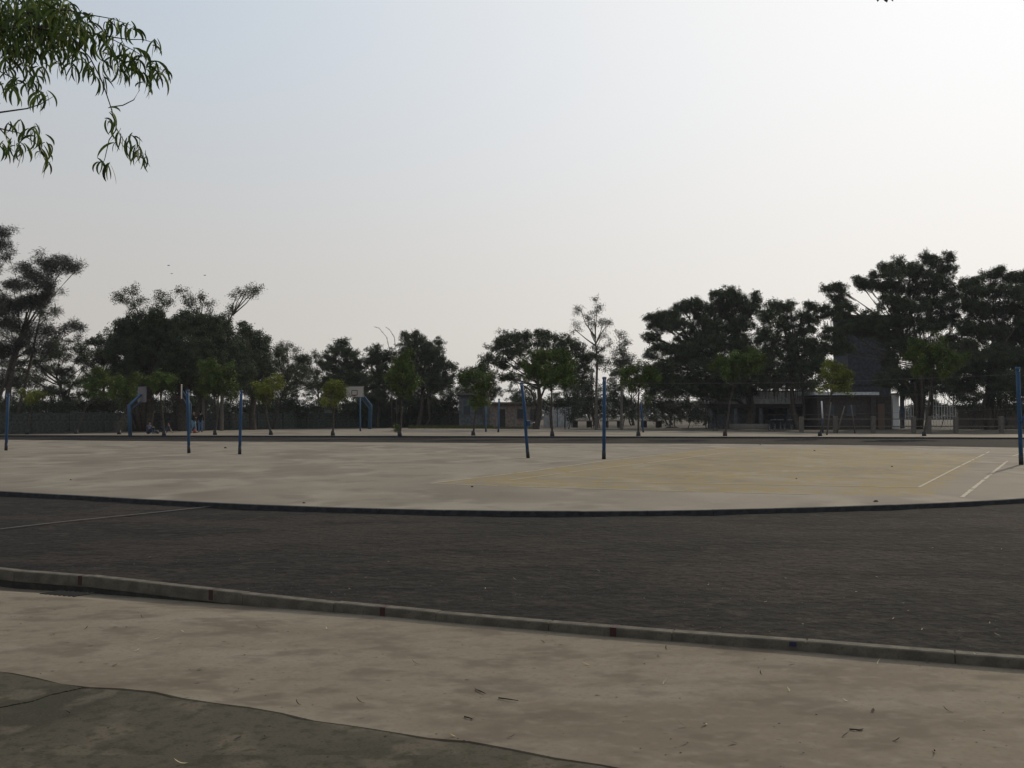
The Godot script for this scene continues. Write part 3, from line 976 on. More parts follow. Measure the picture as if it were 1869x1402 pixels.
	tree("spreading_tree", "airy light-leaved tree left of the bare-twigged tree by the low wall", "tree", [500, 784], [[525, 636, 26, 10], [508, 652, 24, 13], [545, 652, 22, 13], [525, 670, 30, 12], [560, 676, 18, 12], [505, 690, 24, 14], [540, 695, 28, 12], [572, 700, 14, 10], [520, 718, 20, 10], [492, 715, 16, 12]], open.merged({"fill": 1.15, "spray": "fern", "tone": Vector3(0.055, 0.068, 0.03), "fork": [508, 745]}, true))
	tree("spreading_tree", "sparse tree with bare twigs at its top over the low wall", "tree", [578, 781.6], [[575, 648, 14, 7], [562, 655, 12, 8], [590, 668, 18, 12], [575, 684, 22, 12], [598, 695, 20, 14], [572, 708, 18, 9]], open.merged({"fill": 0.9, "spray": "fern", "fork": [583, 740]}, true))
	tree("leafy_tree", "dense conical tree behind the white basketball backboard", "tree", [614, 781.6], [[622, 626, 14, 11], [612, 643, 20, 14], [638, 646, 18, 14], [604, 662, 22, 16], [640, 668, 24, 20], [618, 685, 34, 20], [652, 692, 22, 18], [605, 705, 24, 14], [640, 712, 28, 14]], {"fill": 2.2, "fork": [612, 735]})
	tree("leafy_tree", "dark tree beneath the bamboo tips right of the backboard", "tree", [690, 781.6], [[684, 640, 16, 10], [702, 648, 18, 14], [676, 660, 14, 18], [698, 675, 28, 22], [686, 705, 26, 22], [712, 705, 24, 22], [690, 735, 26, 18]], {"fill": 2.0})
	tree("leafy_tree", "tall dense tree with a notched double top in the middle of the row", "tree", [765, 781.6], [[738, 614, 12, 9], [762, 618, 16, 13], [748, 634, 20, 14], [776, 640, 22, 18], [802, 626, 9, 10], [792, 645, 20, 15], [740, 658, 24, 20], [770, 668, 34, 24], [808, 662, 18, 15], [824, 668, 9, 9], [735, 695, 30, 26], [780, 700, 36, 26], [815, 695, 20, 18], [760, 735, 40, 18]], {"fill": 2.2, "girth": 0.3, "stems": 2})
	tree("leafy_tree", "small round tree in front of the old grey house", "tree", [885, 784], [[852, 684, 16, 10], [878, 678, 18, 10], [898, 690, 14, 12], [866, 700, 20, 12], [890, 708, 16, 10]], open)
	tree("leafy_tree", "broad domed tree with sky showing through under its crown", "tree", [978, 785], [[925, 616, 26, 12], [955, 616, 24, 12], [908, 634, 22, 14], [942, 636, 28, 16], [985, 608, 20, 9], [990, 626, 22, 13], [1020, 622, 24, 12], [892, 656, 20, 10], [925, 660, 24, 12], [1045, 636, 24, 15], [1066, 652, 18, 16], [1020, 648, 26, 16], [876, 672, 16, 7], [960, 668, 22, 9], [930, 688, 22, 7], [1052, 680, 28, 22], [1015, 690, 34, 20]], {"fill": 1.9, "girth": 0.3, "fork": [985, 728], "stems": 3})
	tree("wispy_tree", "tall thin-leaved tree with forked pale stems above the domed tree", "tree", [1088, 786], [[1060, 566, 11, 9], [1072, 576, 10, 8], [1090, 554, 12, 8], [1086, 568, 9, 8], [1078, 592, 11, 7], [1100, 590, 11, 9], [1112, 588, 5, 5], [1098, 612, 9, 7], [1088, 640, 14, 14], [1104, 630, 10, 10], [1095, 662, 18, 16], [1048, 600, 9, 10]], wispy.merged({"fork": [1090, 655], "fill": 0.85, "limb": 0.5}, true))
	tree("wispy_tree", "slim thin-leaved tree next to the wide banyan's left edge", "tree", [1134, 786], [[1130, 610, 8, 7], [1140, 626, 11, 9], [1132, 642, 13, 11], [1146, 652, 12, 11], [1128, 664, 14, 12], [1155, 670, 9, 10]], wispy.merged({"fork": [1134, 690], "fill": 1.3}, true))
	tree("banyan", "wide banyan with a spreading lumpy crown over the round planter", "tree", [1366, 783], [[1196, 578, 16, 8], [1206, 594, 20, 10], [1232, 592, 20, 12], [1190, 614, 16, 8], [1245, 562, 15, 11], [1262, 552, 12, 8], [1222, 575, 16, 9], [1282, 570, 22, 14], [1312, 540, 16, 9], [1330, 536, 16, 9], [1348, 552, 20, 13], [1380, 545, 8, 13], [1370, 566, 18, 11], [1320, 565, 24, 14], [1290, 598, 28, 16], [1340, 595, 34, 20], [1205, 634, 20, 7], [1260, 620, 26, 14], [1310, 630, 34, 18], [1265, 652, 30, 14], [1360, 632, 26, 18], [1225, 668, 24, 14], [1290, 672, 36, 18], [1340, 672, 30, 18], [1210, 700, 26, 16], [1250, 705, 34, 20], [1300, 710, 36, 20], [1185, 648, 10, 5], [1192, 682, 18, 16], [1335, 706, 34, 18], [1385, 690, 26, 18], [1380, 660, 22, 18], [1240, 640, 26, 14]], {"girth": 0.5, "fork": [1366, 715], "fill": 2.9, "limb": 0.17, "stems": 4, "roots": [[1310, 1440, 690, 740, 30]]})
	tree("banyan", "banyan with hanging roots above the pale parapet of the porch", "tree", [1457, 784], [[1416, 556, 16, 9], [1434, 566, 14, 9], [1442, 556, 8, 6], [1404, 578, 20, 13], [1428, 590, 20, 14], [1400, 612, 22, 16], [1440, 615, 18, 12], [1476, 560, 11, 9], [1464, 576, 12, 10], [1484, 582, 12, 10], [1470, 600, 18, 12], [1420, 640, 26, 16], [1460, 630, 22, 16], [1484, 635, 14, 14], [1448, 664, 24, 16], [1402, 668, 22, 14], [1476, 668, 18, 14], [1430, 692, 26, 12], [1404, 698, 22, 14], [1470, 700, 22, 14], [1490, 662, 12, 18]], {"girth": 0.32, "fork": [1445, 720], "fill": 2.2, "stems": 3, "roots": [[1395, 1485, 692, 738, 70]]})
	tree("banyan", "tallest banyan with a ragged many-headed top over the gatehouse tower", "tree", [1676, 784], [[1512, 528, 13, 8], [1532, 526, 12, 8], [1528, 544, 18, 11], [1546, 560, 18, 10], [1503, 568, 17, 9], [1530, 575, 20, 10], [1566, 514, 12, 9], [1582, 520, 16, 9], [1600, 502, 11, 8], [1618, 490, 15, 10], [1640, 476, 10, 8], [1632, 500, 20, 12], [1690, 466, 12, 7], [1702, 478, 14, 10], [1728, 470, 10, 9], [1724, 490, 16, 11], [1664, 492, 20, 12], [1692, 502, 26, 13], [1606, 522, 18, 9], [1640, 524, 28, 14], [1680, 530, 30, 15], [1722, 518, 18, 13], [1738, 538, 14, 12], [1625, 552, 22, 12], [1660, 560, 32, 15], [1706, 558, 30, 16], [1585, 578, 18, 8], [1640, 588, 30, 13], [1690, 592, 32, 14], [1730, 580, 20, 16], [1520, 610, 20, 12], [1545, 600, 18, 10], [1620, 620, 16, 14], [1660, 640, 22, 16], [1625, 660, 14, 18], [1650, 690, 24, 18], [1500, 640, 14, 10], [1606, 602, 22, 13], [1640, 622, 24, 18], [1620, 692, 20, 18], [1664, 714, 26, 13], [1702, 640, 28, 18], [1736, 626, 16, 18], [1690, 688, 28, 20], [1730, 692, 24, 20], [1532, 632, 22, 14], [1585, 600, 24, 12], [1560, 590, 22, 10]], {"girth": 0.45, "fork": [1680, 690], "fill": 2.5, "limb": 0.17, "stems": 5, "roots": [[1630, 1720, 600, 680, 60], [1500, 1560, 585, 650, 18]]})
	tree("banyan", "broad banyan beside the tallest banyan, reaching past the last blue post", "tree", [1806, 785], [[1762, 520, 14, 9], [1782, 514, 15, 9], [1806, 504, 14, 9], [1826, 494, 13, 8], [1846, 506, 16, 10], [1868, 504, 14, 9], [1778, 536, 22, 13], [1815, 530, 26, 15], [1855, 535, 26, 16], [1895, 535, 26, 26], [1760, 556, 18, 13], [1795, 566, 30, 16], [1840, 570, 32, 18], [1885, 585, 30, 26], [1770, 596, 24, 16], [1812, 606, 32, 18], [1858, 618, 32, 22], [1766, 636, 22, 14], [1822, 648, 34, 18], [1870, 665, 30, 26], [1790, 680, 34, 18], [1840, 700, 36, 22], [1905, 640, 30, 50], [1755, 705, 26, 16], [1782, 658, 30, 16], [1748, 668, 18, 16], [1890, 710, 26, 26]], {"girth": 0.4, "fork": [1806, 690], "fill": 2.7, "limb": 0.17, "stems": 4, "roots": [[1735, 1800, 625, 690, 45]]})
	# a second rank, farther off, that closes the gaps
	for k in 30:
		var px := 10.0 + 64.0 * k + rng.randf_range(-14, 14)
		var top := 668.0 + rng.randf_range(-12, 16)
		if px > 540 and px < 900:
			top = 690.0 + rng.randf_range(-8, 14)
		if px > 1170:
			top = 640.0 + rng.randf_range(-14, 14)
		var ls := []
		for j in 9:
			ls.append([px + rng.randf_range(-36, 36), lerpf(top, 752.0, j / 8.0) + rng.randf_range(-6, 6), rng.randf_range(13, 24), rng.randf_range(9, 16)])
		tree("rear_tree", "dark leafy tree filling a gap behind the front rank of trees", "tree", [px, 777.5 + rng.randf_range(-0.8, 0.8)], ls, {"fill": 0.8, "girth": 0.2, "group": "rear rank of trees", "stems": 2})
	# bamboo: arching culms
	var bt := thing("bamboo_clump", "thin bare bamboo tips arching up out of the dark trees", "bamboo", gp(712, 783, YARD_Y))
	var bd := -bt.position.z
	for c in [[[716, 740], [714, 650], [706, 615], [692, 598], [684, 596]], [[724, 740], [724, 650], [720, 615], [712, 602], [704, 596]]]:
		var pts := []
		for p in c:
			pts.append(at(p[0], p[1], bd) - bt.position)
		pts[0] = Vector3(pts[0].x, 0, 0)
		var b := MB.new(true)
		b.tube(pts, [0.045, 0.035, 0.025, 0.014, 0.006], 5)
		part("culm", b.done(), M.pale_bark, bt)
		var spots := []
		for k in 26:
			var f := rng.randf_range(1.4, 3.95)
			var p: Vector3 = pts[int(f)].lerp(pts[int(f) + 1], f - int(f))
			spots.append([Transform3D(Basis.from_euler(Vector3(rng.randf(), rng.randf() * TAU, rng.randf())).scaled(Vector3.ONE * 0.28), p), Color(0.06, 0.07, 0.035)])
		scatter("leaves", sprays["long"], M.foliage, spots, "", "", bt).set_meta("kind", "stuff")

func young_trees() -> void:
	var Y := {"level": COURT_Y, "spray": "long", "leaf": "young_foliage", "fill": 0.85, "per": 11, "clump": 0.33, "deep": 0.5, "girth": 0.075, "limb": 0.4, "tone": Vector3(0.078, 0.112, 0.026), "bark": "bark", "group": "young trees planted along the far track", "upright": true, "size": 0.95}
	var L := {"tone": Vector3(0.145, 0.165, 0.03)}
	for t in [
			["bushy young tree with a two-headed crown between two blue posts", [393, 795], [[384, 664, 18, 9], [412, 676, 15, 12], [374, 690, 15, 12], [396, 688, 20, 16], [408, 706, 20, 12], [376, 712, 16, 10], [428, 718, 10, 8]], [399, 735], {}],
			["young tree with a round mop-like crown above the seated people", [300, 796], [[293, 690, 20, 10], [280, 697, 11, 8], [308, 698, 11, 9], [294, 703, 18, 8]], [294, 730], {}],
			["young tree with a drooping crown hiding the left hoop's arm", [218, 794], [[236, 694, 16, 11], [224, 710, 13, 12], [246, 706, 11, 11], [234, 724, 14, 9]], [230, 742], {}],
			["leaning young tree with a wide dark crown by the stone wall", [140, 793], [[178, 684, 18, 11], [192, 702, 15, 13], [168, 704, 16, 12], [205, 716, 9, 9], [182, 722, 16, 9]], [158, 745], {}],
			["small pale young tree beside the feathery tree's trunk", [50, 793], [[62, 718, 14, 8], [54, 730, 11, 7], [70, 732, 8, 8]], [58, 750], L],
			["thin leaning young tree with three pale tufts right of a blue post", [495, 795], [[474, 708, 9, 8], [492, 704, 12, 8], [508, 700, 9, 10], [490, 720, 12, 8], [478, 728, 7, 7]], [486, 755], L],
			["young tree with yellow-green leaves in front of the white backboard", [608, 796], [[610, 704, 14, 8], [626, 712, 12, 9], [600, 718, 11, 8], [616, 724, 15, 8], [604, 734, 10, 6]], [609, 748], L],
			["young tree with a leafy sucker at its foot before the tall dense tree", [730, 797], [[740, 650, 14, 9], [726, 668, 14, 12], [748, 674, 14, 11], [736, 690, 20, 12], [758, 704, 9, 9], [734, 712, 16, 10]], [733, 735], {}],
			["young tree with an airy crown in front of the old grey house", [864, 796], [[866, 684, 20, 9], [884, 698, 12, 10], [848, 696, 11, 9], [870, 708, 16, 9], [868, 726, 13, 9], [880, 736, 8, 7]], [869, 748], {}],
			["biggest young tree with a full crown between two tall blue posts", [1008, 797], [[980, 648, 18, 10], [1008, 640, 14, 9], [1030, 648, 16, 11], [972, 664, 15, 11], [1002, 664, 24, 14], [1036, 670, 16, 14], [985, 684, 20, 12], [1018, 690, 22, 13], [1036, 698, 10, 9]], [1007, 722], {}],
			["young tree with a low wide crown over a faded blue post", [1165, 797], [[1162, 674, 16, 8], [1184, 682, 14, 9], [1144, 682, 12, 8], [1166, 692, 20, 9], [1192, 697, 9, 7], [1150, 700, 12, 7], [1178, 732, 8, 6]], [1165, 728], {}],
			["young tree with an umbrella-shaped crown before the wide banyan", [1323, 797], [[1322, 656, 18, 8], [1346, 648, 18, 8], [1372, 648, 16, 9], [1386, 662, 10, 9], [1346, 664, 24, 9], [1310, 668, 10, 8], [1328, 678, 14, 8], [1370, 674, 14, 8]], [1331, 738], {}],
			["staked young tree with a ragged crown before the brown gatehouse", [1496, 797], [[1518, 668, 11, 8], [1534, 680, 12, 9], [1506, 684, 11, 9], [1526, 696, 16, 10], [1548, 690, 10, 9], [1508, 708, 9, 8], [1542, 710, 10, 8]], [1508, 748], L],
			["tall young tree with bright top tufts in front of the white gate", [1686, 797], [[1672, 628, 14, 8], [1710, 622, 11, 9], [1692, 640, 18, 11], [1724, 644, 16, 11], [1668, 650, 13, 11], [1700, 662, 24, 13], [1740, 656, 10, 9], [1680, 674, 18, 11], [1756, 654, 6, 8], [1722, 680, 14, 10]], [1697, 715], {}]]:
		for l in t[2]:
			l[2] *= rng.randf_range(1.0, 1.5); l[3] *= rng.randf_range(1.0, 1.6)
		var o: Dictionary = Y.merged(t[4], true).merged({"fork": t[3]}, true)
		var y := tree("young_tree", t[0], "tree", t[1], t[2], o)
		var b := MB.new(true)
		b.tube([Vector3(0, -0.05, 0), Vector3(0, 0.3, 0)], [0.15, 0.125], 8)
		var wrap := part("trunk_wrap", b.done(), M.maroon if t[1][0] == 1323 else M.sleeve, y)
		wrap.set_meta("label", "dark band round the foot of the trunk")
	# the sucker at the foot of one tree, and stakes beside another
	var sp := []
	var foot := gp(726, 796, COURT_Y)
	for k in 40:
		sp.append([Transform3D(Basis.from_euler(Vector3(rng.randf(), rng.randf() * TAU, rng.randf())).scaled(Vector3.ONE * 0.6), Vector3(rng.randfn() * 0.13, 0.25 + absf(rng.randfn()) * 0.25, rng.randfn() * 0.13)), Color(0.07, 0.1, 0.025)])
	var shrub := thing("sapling", "small leafy sapling sprouting at a young tree's foot", "plant", foot)
	var stem := MB.new(true)
	stem.tube([Vector3(0, -0.02, 0), Vector3(0.02, 0.45, 0)], [0.015, 0.008], 5)
	part("stem", stem.done(), M.bark, shrub)
	scatter("leaves", sprays["long"], M.young_foliage, sp, "", "", shrub).set_meta("kind", "stuff")
	for s in [[1526, 793, 1541, 742, "slanting wooden stake propping the staked young tree"], [1560, 792, 1553, 740, "upright wooden stake beside the staked young tree"], [1508, 796, 1516, 735, "short wooden stake close to the staked young tree's trunk"]]:
		var p := gp(s[0], s[1], YARD_Y)
		var q := at(s[2], s[3], -p.z)
		var b := MB.new(true)
		b.tube([Vector3(0, -0.1, 0), q - p], [0.06, 0.045], 6)
		var o := part("support_stake", b.done(), M.pale_bark)
		o.position = p
		meta(o, s[4], "stake")

func bush(called: String, label: String, foot: Array, lobes: Array, o := {}) -> void:
	var base := gp(foot[0], foot[1], YARD_Y)
	var depth := -base.z
	var s := depth / F
	var t := thing(called, label, "bush", base, "bushes under the trees")
	var stems := MB.new(true)
	var spots := []
	var tone: Vector3 = o.get("tone", Vector3(0.046, 0.058, 0.03))
	for l in lobes:
		var c := at(l[0], l[1], depth + rng.randf_range(-0.5, 0.5)) - base
		stems.tube([Vector3(c.x * 0.7, -0.05, 0), c], [0.05, 0.015], 5, false)
		var rx: float = l[2] * s
		var ry: float = l[3] * s
		for k in int(o.get("n", 26) * rx * ry) + 12:
			var dir := Vector3(rng.randfn(), rng.randfn(), rng.randfn()).normalized() * pow(rng.randf(), 0.4)
			var p := c + dir * Vector3(rx, ry, 0.9)
			p.y = maxf(p.y, 0.1)
			for j in 3:
				var g := rng.randf_range(0.6, 1.35)
				spots.append([Transform3D(Basis.from_euler(Vector3(rng.randf() * TAU, rng.randf() * TAU, 0)), p + Vector3(rng.randfn(), rng.randfn(), rng.randfn()) * 0.14), Color(tone.x * g, tone.y * g, tone.z * g)])
	part("stems", stems.done(), M.bark, t)
	scatter("leaves", sprays["broad"], M.foliage, spots, "", "", t).set_meta("kind", "stuff")

func undergrowth() -> void:
	bush("bush", "dark bush behind the first ping-pong tables", [1105, 783], [[1070, 735, 32, 22], [1075, 702, 24, 18], [1150, 702, 24, 18], [1110, 722, 34, 26], [1140, 738, 28, 22], [1090, 755, 36, 14]])
	bush("bush", "dark bush right of the last ping-pong table", [1235, 782], [[1190, 738, 28, 24], [1230, 735, 34, 24], [1220, 762, 34, 14], [1265, 755, 24, 18]])
	bush("bush", "dusty grey-green bush at the porch's left end", [1300, 783], [[1290, 735, 22, 18], [1310, 745, 20, 20], [1285, 765, 20, 12]], {"tone": Vector3(0.06, 0.062, 0.042), "n": 14})
	bush("bush", "dark thicket under the tall dense tree", [770, 781.2], [[700, 752, 34, 20], [745, 748, 34, 22], [790, 745, 34, 24], [825, 735, 22, 20], [720, 768, 40, 10]])
	bush("bush", "low bush along the wall behind the backboard", [655, 781.6], [[640, 752, 26, 14], [668, 748, 20, 20]])
	bush("bush", "green-grey bush rising behind the low wall's middle", [525, 782], [[500, 740, 24, 14], [530, 742, 22, 12], [548, 748, 18, 10]], {"tone": Vector3(0.05, 0.056, 0.03)})
	bush("bush", "bush behind the stone wall near the feathery tree", [70, 789], [[45, 748, 26, 12], [85, 745, 26, 14], [120, 742, 24, 14]])
	bush("bush", "bush behind the stone wall beside the left hoop", [180, 787], [[165, 745, 26, 14], [200, 742, 24, 16], [255, 748, 20, 10]])
	bush("bush", "dark shrubbery filling the space under the broad right banyan", [1800, 785], [[1760, 735, 26, 18], [1800, 728, 34, 24], [1850, 735, 34, 24], [1895, 735, 24, 30]])
	bush("bush", "dark shrubbery above the white gate", [1680, 781], [[1660, 712, 24, 12], [1700, 712, 26, 14], [1735, 715, 20, 14]])
	bush("bush", "dark bush under the domed tree beside the pink house", [1020, 784], [[1000, 738, 22, 16], [1035, 735, 24, 18], [1045, 760, 18, 12], [965, 730, 20, 10]])
	for k in 17:
		var px := 8.0 + 51.0 * k + rng.randf_range(-10, 10)
		var foot := 788.0 - 7.2 * clampf(px / 760.0, 0.0, 1.0)
		bush("wall_shrub", "low dark shrub growing behind the boundary wall", [px, foot], [[px - 14, 748 + rng.randf_range(-4, 4), 22, 11], [px + 14, 744 + rng.randf_range(-6, 4), 22, 12], [px, 736 + rng.randf_range(-8, 8), 18, 11]], {"n": 17})
	# grass at the wall's foot
	var blade := MB.new()
	for k in 5:
		var a := TAU * k / 5.0
		var lean := Vector3(cos(a), 0, sin(a))
		blade.tri(Vector3(lean.z, 0, -lean.x) * 0.02, lean * 0.18 + Vector3(0, 1, 0), Vector3(-lean.z, 0, lean.x) * 0.02)
	var spots := []
	for i in 5000:
		var px := rng.randf_range(745, 985)
		var p := gp(px, rng.randf_range(780.5, 784.5), YARD_Y)
		var s := rng.randf_range(0.1, 0.42) * (1.0 if px < 900 else 0.6)
		var g := rng.randf_range(0.7, 1.3)
		spots.append([Transform3D(Basis(Vector3.UP, rng.randf() * TAU).scaled(Vector3(s, s, s)), p), Color(0.075 * g, 0.085 * g, 0.025 * g)])
	scatter("grass", blade.done(), M.foliage, spots, "strip of green grass between the far court and the thicket", "grass")
	# far-off wood seen through the gaps
	spots = []
	for i in 15000:
		var x := rng.randf_range(-190, 190)
		var n := sin(x * 0.11) * 0.8 + sin(x * 0.27 + 1.0) * 0.7 + sin(x * 0.043) * 1.2
		var top := 4.3 + n
		var y := top * pow(rng.randf(), 0.75)
		var g := rng.randf_range(0.7, 1.3)
		spots.append([Transform3D(Basis.from_euler(Vector3(rng.randf() * TAU, rng.randf() * TAU, 0)).scaled(Vector3.ONE * 3.4), Vector3(x, y, -300 + rng.randf_range(-7, 7))), Color(0.06 * g, 0.075 * g, 0.05 * g)])
	scatter("distant_wood", sprays["broad"], M.foliage, spots, "far-off grey-green line of trees seen below the crowns", "wood")

# ---------------------------------------------------------------- buildings
func block(parent: Node3D, called: String, m: Material, x0: float, x1: float, y0: float, y1: float, depth: float, thick: float, bevel := 0.0) -> MeshInstance3D:
	# a box whose front fills the pixels x0..x1, y0 (top)..y1 (bottom; null level = ground) at that distance
	var a := at(x0, y0, depth)
	var b := at(x1, y1, depth)
	var e := MB.new()
	e.box(Vector3.ZERO, Vector3(b.x - a.x, a.y - b.y, thick), Basis.IDENTITY, bevel)
	var o := part(called, e.done(), m, parent)
	o.position = Vector3((a.x + b.x) * 0.5, (a.y + b.y) * 0.5, -depth - thick * 0.5) - (parent.position if parent.get_parent() == self else parent.position + parent.get_parent().position)
	return o

func buildings() -> void:
	# the boundary wall on the left: panels between piers
	var wall := thing("stone_wall", "low dark mottled stone wall behind the people and the young trees", "wall", gp(250, 788, YARD_Y))
	var pts := []
	for p in [[-70, 795], [60, 792], [250, 788], [420, 785.5], [560, 782.4], [760, 780.7], [850, 780.2]]:
		pts.append(gp(p[0], p[1], YARD_Y))
	for i in pts.size() - 1:
		var n := maxi(2, int((pts[i + 1] - pts[i]).length() / 3.2))
		for k in n:
			var a: Vector3 = pts[i].lerp(pts[i + 1], float(k) / n)
			var b: Vector3 = pts[i].lerp(pts[i + 1], float(k + 1) / n)
			var dir := (b - a).normalized()
			var basis_ := Basis(dir, Vector3.UP, dir.cross(Vector3.UP))
			var e := MB.new()
			var l := (b - a).length()
			e.box(Vector3(0, 0.74, 0), Vector3(l - 0.3, 1.6 + rng.randf_range(-0.03, 0.03), 0.2))
			var o := part("wall_panel", e.done(), M.wall_stone, wall)
			o.transform = Transform3D(basis_, (a + b) * 0.5 - wall.position)
			var q := MB.new()
			q.box(Vector3(0, 0.78, 0), Vector3(0.34, 1.76, 0.34), Basis.IDENTITY, 0.02)
			var pier := part("pier", q.done(), M.wall_stone, wall)
			pier.transform = Transform3D(basis_, b - wall.position)
	# old grey and pink house in the middle
	var d := 108.0
	var house := thing("old_house", "low old house, grey at one end and pinkish at the other", "house", Vector3(at(910, 782, d).x, YARD_Y, -d))
	block(house, "wall", M.grey_wall, 838, 893, 722, 784, d, 5.0)
	block(house, "wall", M.pink_wall, 893.2, 985, 738, 784, d + 0.15, 4.0)
	block(house, "roof", M.fence_concrete, 832, 897, 718.5, 722, d - 0.4, 6.0)
	block(house, "roof", M.fence_concrete, 897.2, 990, 735, 738, d - 0.3, 5.0)
	for w in [[846, 858, 742, 758], [868, 880, 742, 758], [944, 955, 748, 764], [968, 980, 748, 766]]:
		var win := block(house, "window", M.glass, w[0], w[1], w[2], w[3], d - (0.03 if w[0] < 890 else -0.12), 0.1)
		block(house, "window_sill", M.fence_concrete, w[0] - 0.8, w[1] + 0.8, w[3] + 0.05, w[3] + 1.3, d - (0.1 if w[0] < 890 else -0.05), 0.2)
		win.set_meta("label", "glazed window")
	block(house, "door", M.brick_wall, 912, 922, 748, 783, d + 0.1, 0.1)
	# white plastered wall between trunks
	d = 113.0
	var white := thing("garden_wall", "pale plastered wall seen between the domed tree's trunks", "wall", Vector3(at(1015, 781, d).x, YARD_Y, -d))
	for k in 4:
		block(white, "panel", M.pale_wall, 992 + 13 * k, 1003.5 + 13 * k, 744, 783, d, 0.2)
		block(white, "pier", M.grey_wall, 1003.6 + 13 * k, 1004.9 + 13 * k, 742, 783, d - 0.06, 0.32)
	# porch building
	d = 103.5
	var porch := thing("porch_building", "low building with a pale parapet and a dark open porch on columns", "building", Vector3(at(1390, 783, d).x, YARD_Y, -d))
	block(porch, "parapet", M.pale_wall, 1294, 1490, 716, 738, d, 0.3)
	block(porch, "roof_slab", M.brick_wall, 1290, 1491, 738.1, 746, d - 0.5, 7.0)
	block(porch, "wall", M.grey_wall, 1292, 1489, 746.1, 784, d + 3.2, 0.3)
	block(porch, "wall", M.grey_wall, 1294, 1376, 746.1, 784, d + 0.9, 0.25)
	for px in [1296, 1342, 1388, 1441, 1486]:
		block(porch, "column", M.grey_wall, px - 3.5, px + 3.5, 746.1, 784, d - 0.3, 0.4, 0.02)
	for w in [[1400, 1412, 752, 768], [1450, 1464, 750, 783]]:
		block(porch, "window" if w[3] < 780 else "door", M.glass if w[3] < 780 else M.door_wood, w[0], w[1], w[2], w[3], d + 3.12, 0.1)
	block(porch, "coping", M.fence_concrete, 1292, 1491, 713.6, 715.9, d - 0.08, 0.46)
	# gatehouse
	d = 98.0
	var gate_house := thing("gatehouse", "brown brick gatehouse beside the white barred gate", "building", Vector3(at(1550, 785, d).x, YARD_Y, -d))
	block(gate_house, "wall", M.brick_wall, 1491, 1599, 722, 786, d, 5.0)
	block(gate_house, "roof", M.pale_wall, 1486, 1604, 716.5, 722, d - 0.5, 6.0)
	block(gate_house, "pillar", M.brick_wall, 1588.5, 1599.5, 722.2, 786, d - 0.25, 0.3)
	block(gate_house, "door", M.door_wood, 1601, 1614, 738, 785, d + 0.4, 0.15)
	block(gate_house, "wall", M.brick_wall, 1599.7, 1627, 722, 786, d + 0.55, 3.0)
	for w in [[1508, 1522, 740, 758], [1545, 1561, 740, 758]]:
		var win := block(gate_house, "window", M.glass, w[0], w[1], w[2], w[3], d - 0.03, 0.1)
		win.set_meta("label", "glazed window")
		block(gate_house, "window_sill", M.fence_concrete, w[0] - 1, w[1] + 1, w[3] + 0.05, w[3] + 1.4, d - 0.12, 0.25)
	# tower
	d = 112.0
	var tower := thing("concrete_tower", "tall grey concrete block half hidden by the tallest banyan", "building", Vector3(at(1586, 784, d).x, YARD_Y, -d))
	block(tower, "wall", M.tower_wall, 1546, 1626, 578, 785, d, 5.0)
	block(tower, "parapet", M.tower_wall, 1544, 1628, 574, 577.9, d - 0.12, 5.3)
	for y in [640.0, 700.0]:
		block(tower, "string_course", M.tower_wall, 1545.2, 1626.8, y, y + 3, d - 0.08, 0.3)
	# the gate
	d = 100.0
	var gate := thing("barred_gate", "white gate of tall upright bars under the trees", "gate", Vector3(at(1700, 782, d).x, YARD_Y, -d))
	for k in 19:
		var px := 1652 + k * 5.1
		var top := 722.0 if k < 2 else 735.0 + 4.0 * sin(k * 0.35)
		block(gate, "bar", M.white, px - 0.62, px + 0.62, top, 782.5, d, 0.06)
	for y in [742.0, 760.0, 779.0]:
		block(gate, "rail", M.steel, 1650.5, 1746, y, y + 1.1, d + 0.07, 0.05)
	var pillar := thing("gate_pillar", "white square pillar at the gate beside the brown gatehouse", "pillar", Vector3(at(1635, 783, d).x, YARD_Y, -d))
	block(pillar, "shaft", M.white, 1628.5, 1640.5, 721, 783.5, d - 0.3, 0.65, 0.02)
	block(pillar, "cap", M.fence_concrete, 1627.3, 1641.7, 718.6, 720.9, d - 0.36, 0.78)
	block(pillar, "plinth", M.pale_wall, 1627.8, 1641.2, 778, 783.5, d - 0.34, 0.74)
	var leaf := thing("gate_door", "dark blue metal door panel between white pillar and gate bars", "door", Vector3(at(1646, 783, d).x, YARD_Y, -d))
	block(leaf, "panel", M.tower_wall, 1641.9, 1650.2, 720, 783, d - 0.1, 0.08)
	block(leaf, "frame", M.blue, 1641.9, 1650.2, 748, 751, d - 0.14, 0.04)
	# wall on the far right
	var right := thing("compound_wall", "brownish compound wall right of the white gate", "wall", Vector3(at(1810, 785, d).x, YARD_Y, -d))
	for k in 6:
		block(right, "panel", M.fence_concrete, 1748 + 30 * k, 1775.5 + 30 * k, 741, 784, d, 0.22)
		block(right, "pier", M.grey_wall, 1775.6 + 30 * k, 1777.9 + 30 * k, 738, 784, d - 0.06, 0.34)
	# concrete post fence
	var fp := gp(1463, 792, YARD_Y)
	d = -fp.z
	var fence := thing("post_fence", "grey concrete post-and-rail fence in front of the gatehouse", "fence", fp)
	for px in [1463, 1525, 1594, 1668, 1696, 1745, 1828, 1900]:
		var lean := rng.randf_range(-0.02, 0.02)
		var o := block(fence, "post", M.fence_concrete, px - 3.6, px + 3.6, 760.5 + rng.randf_range(-1, 1), 794, d, 0.28, 0.02)
		o.rotation.z = lean
	for y in [765.0, 778.5]:
		block(fence, "rail", M.fence_concrete, 1462, 1902, y, y + 1.6, d + 0.1, 0.07)

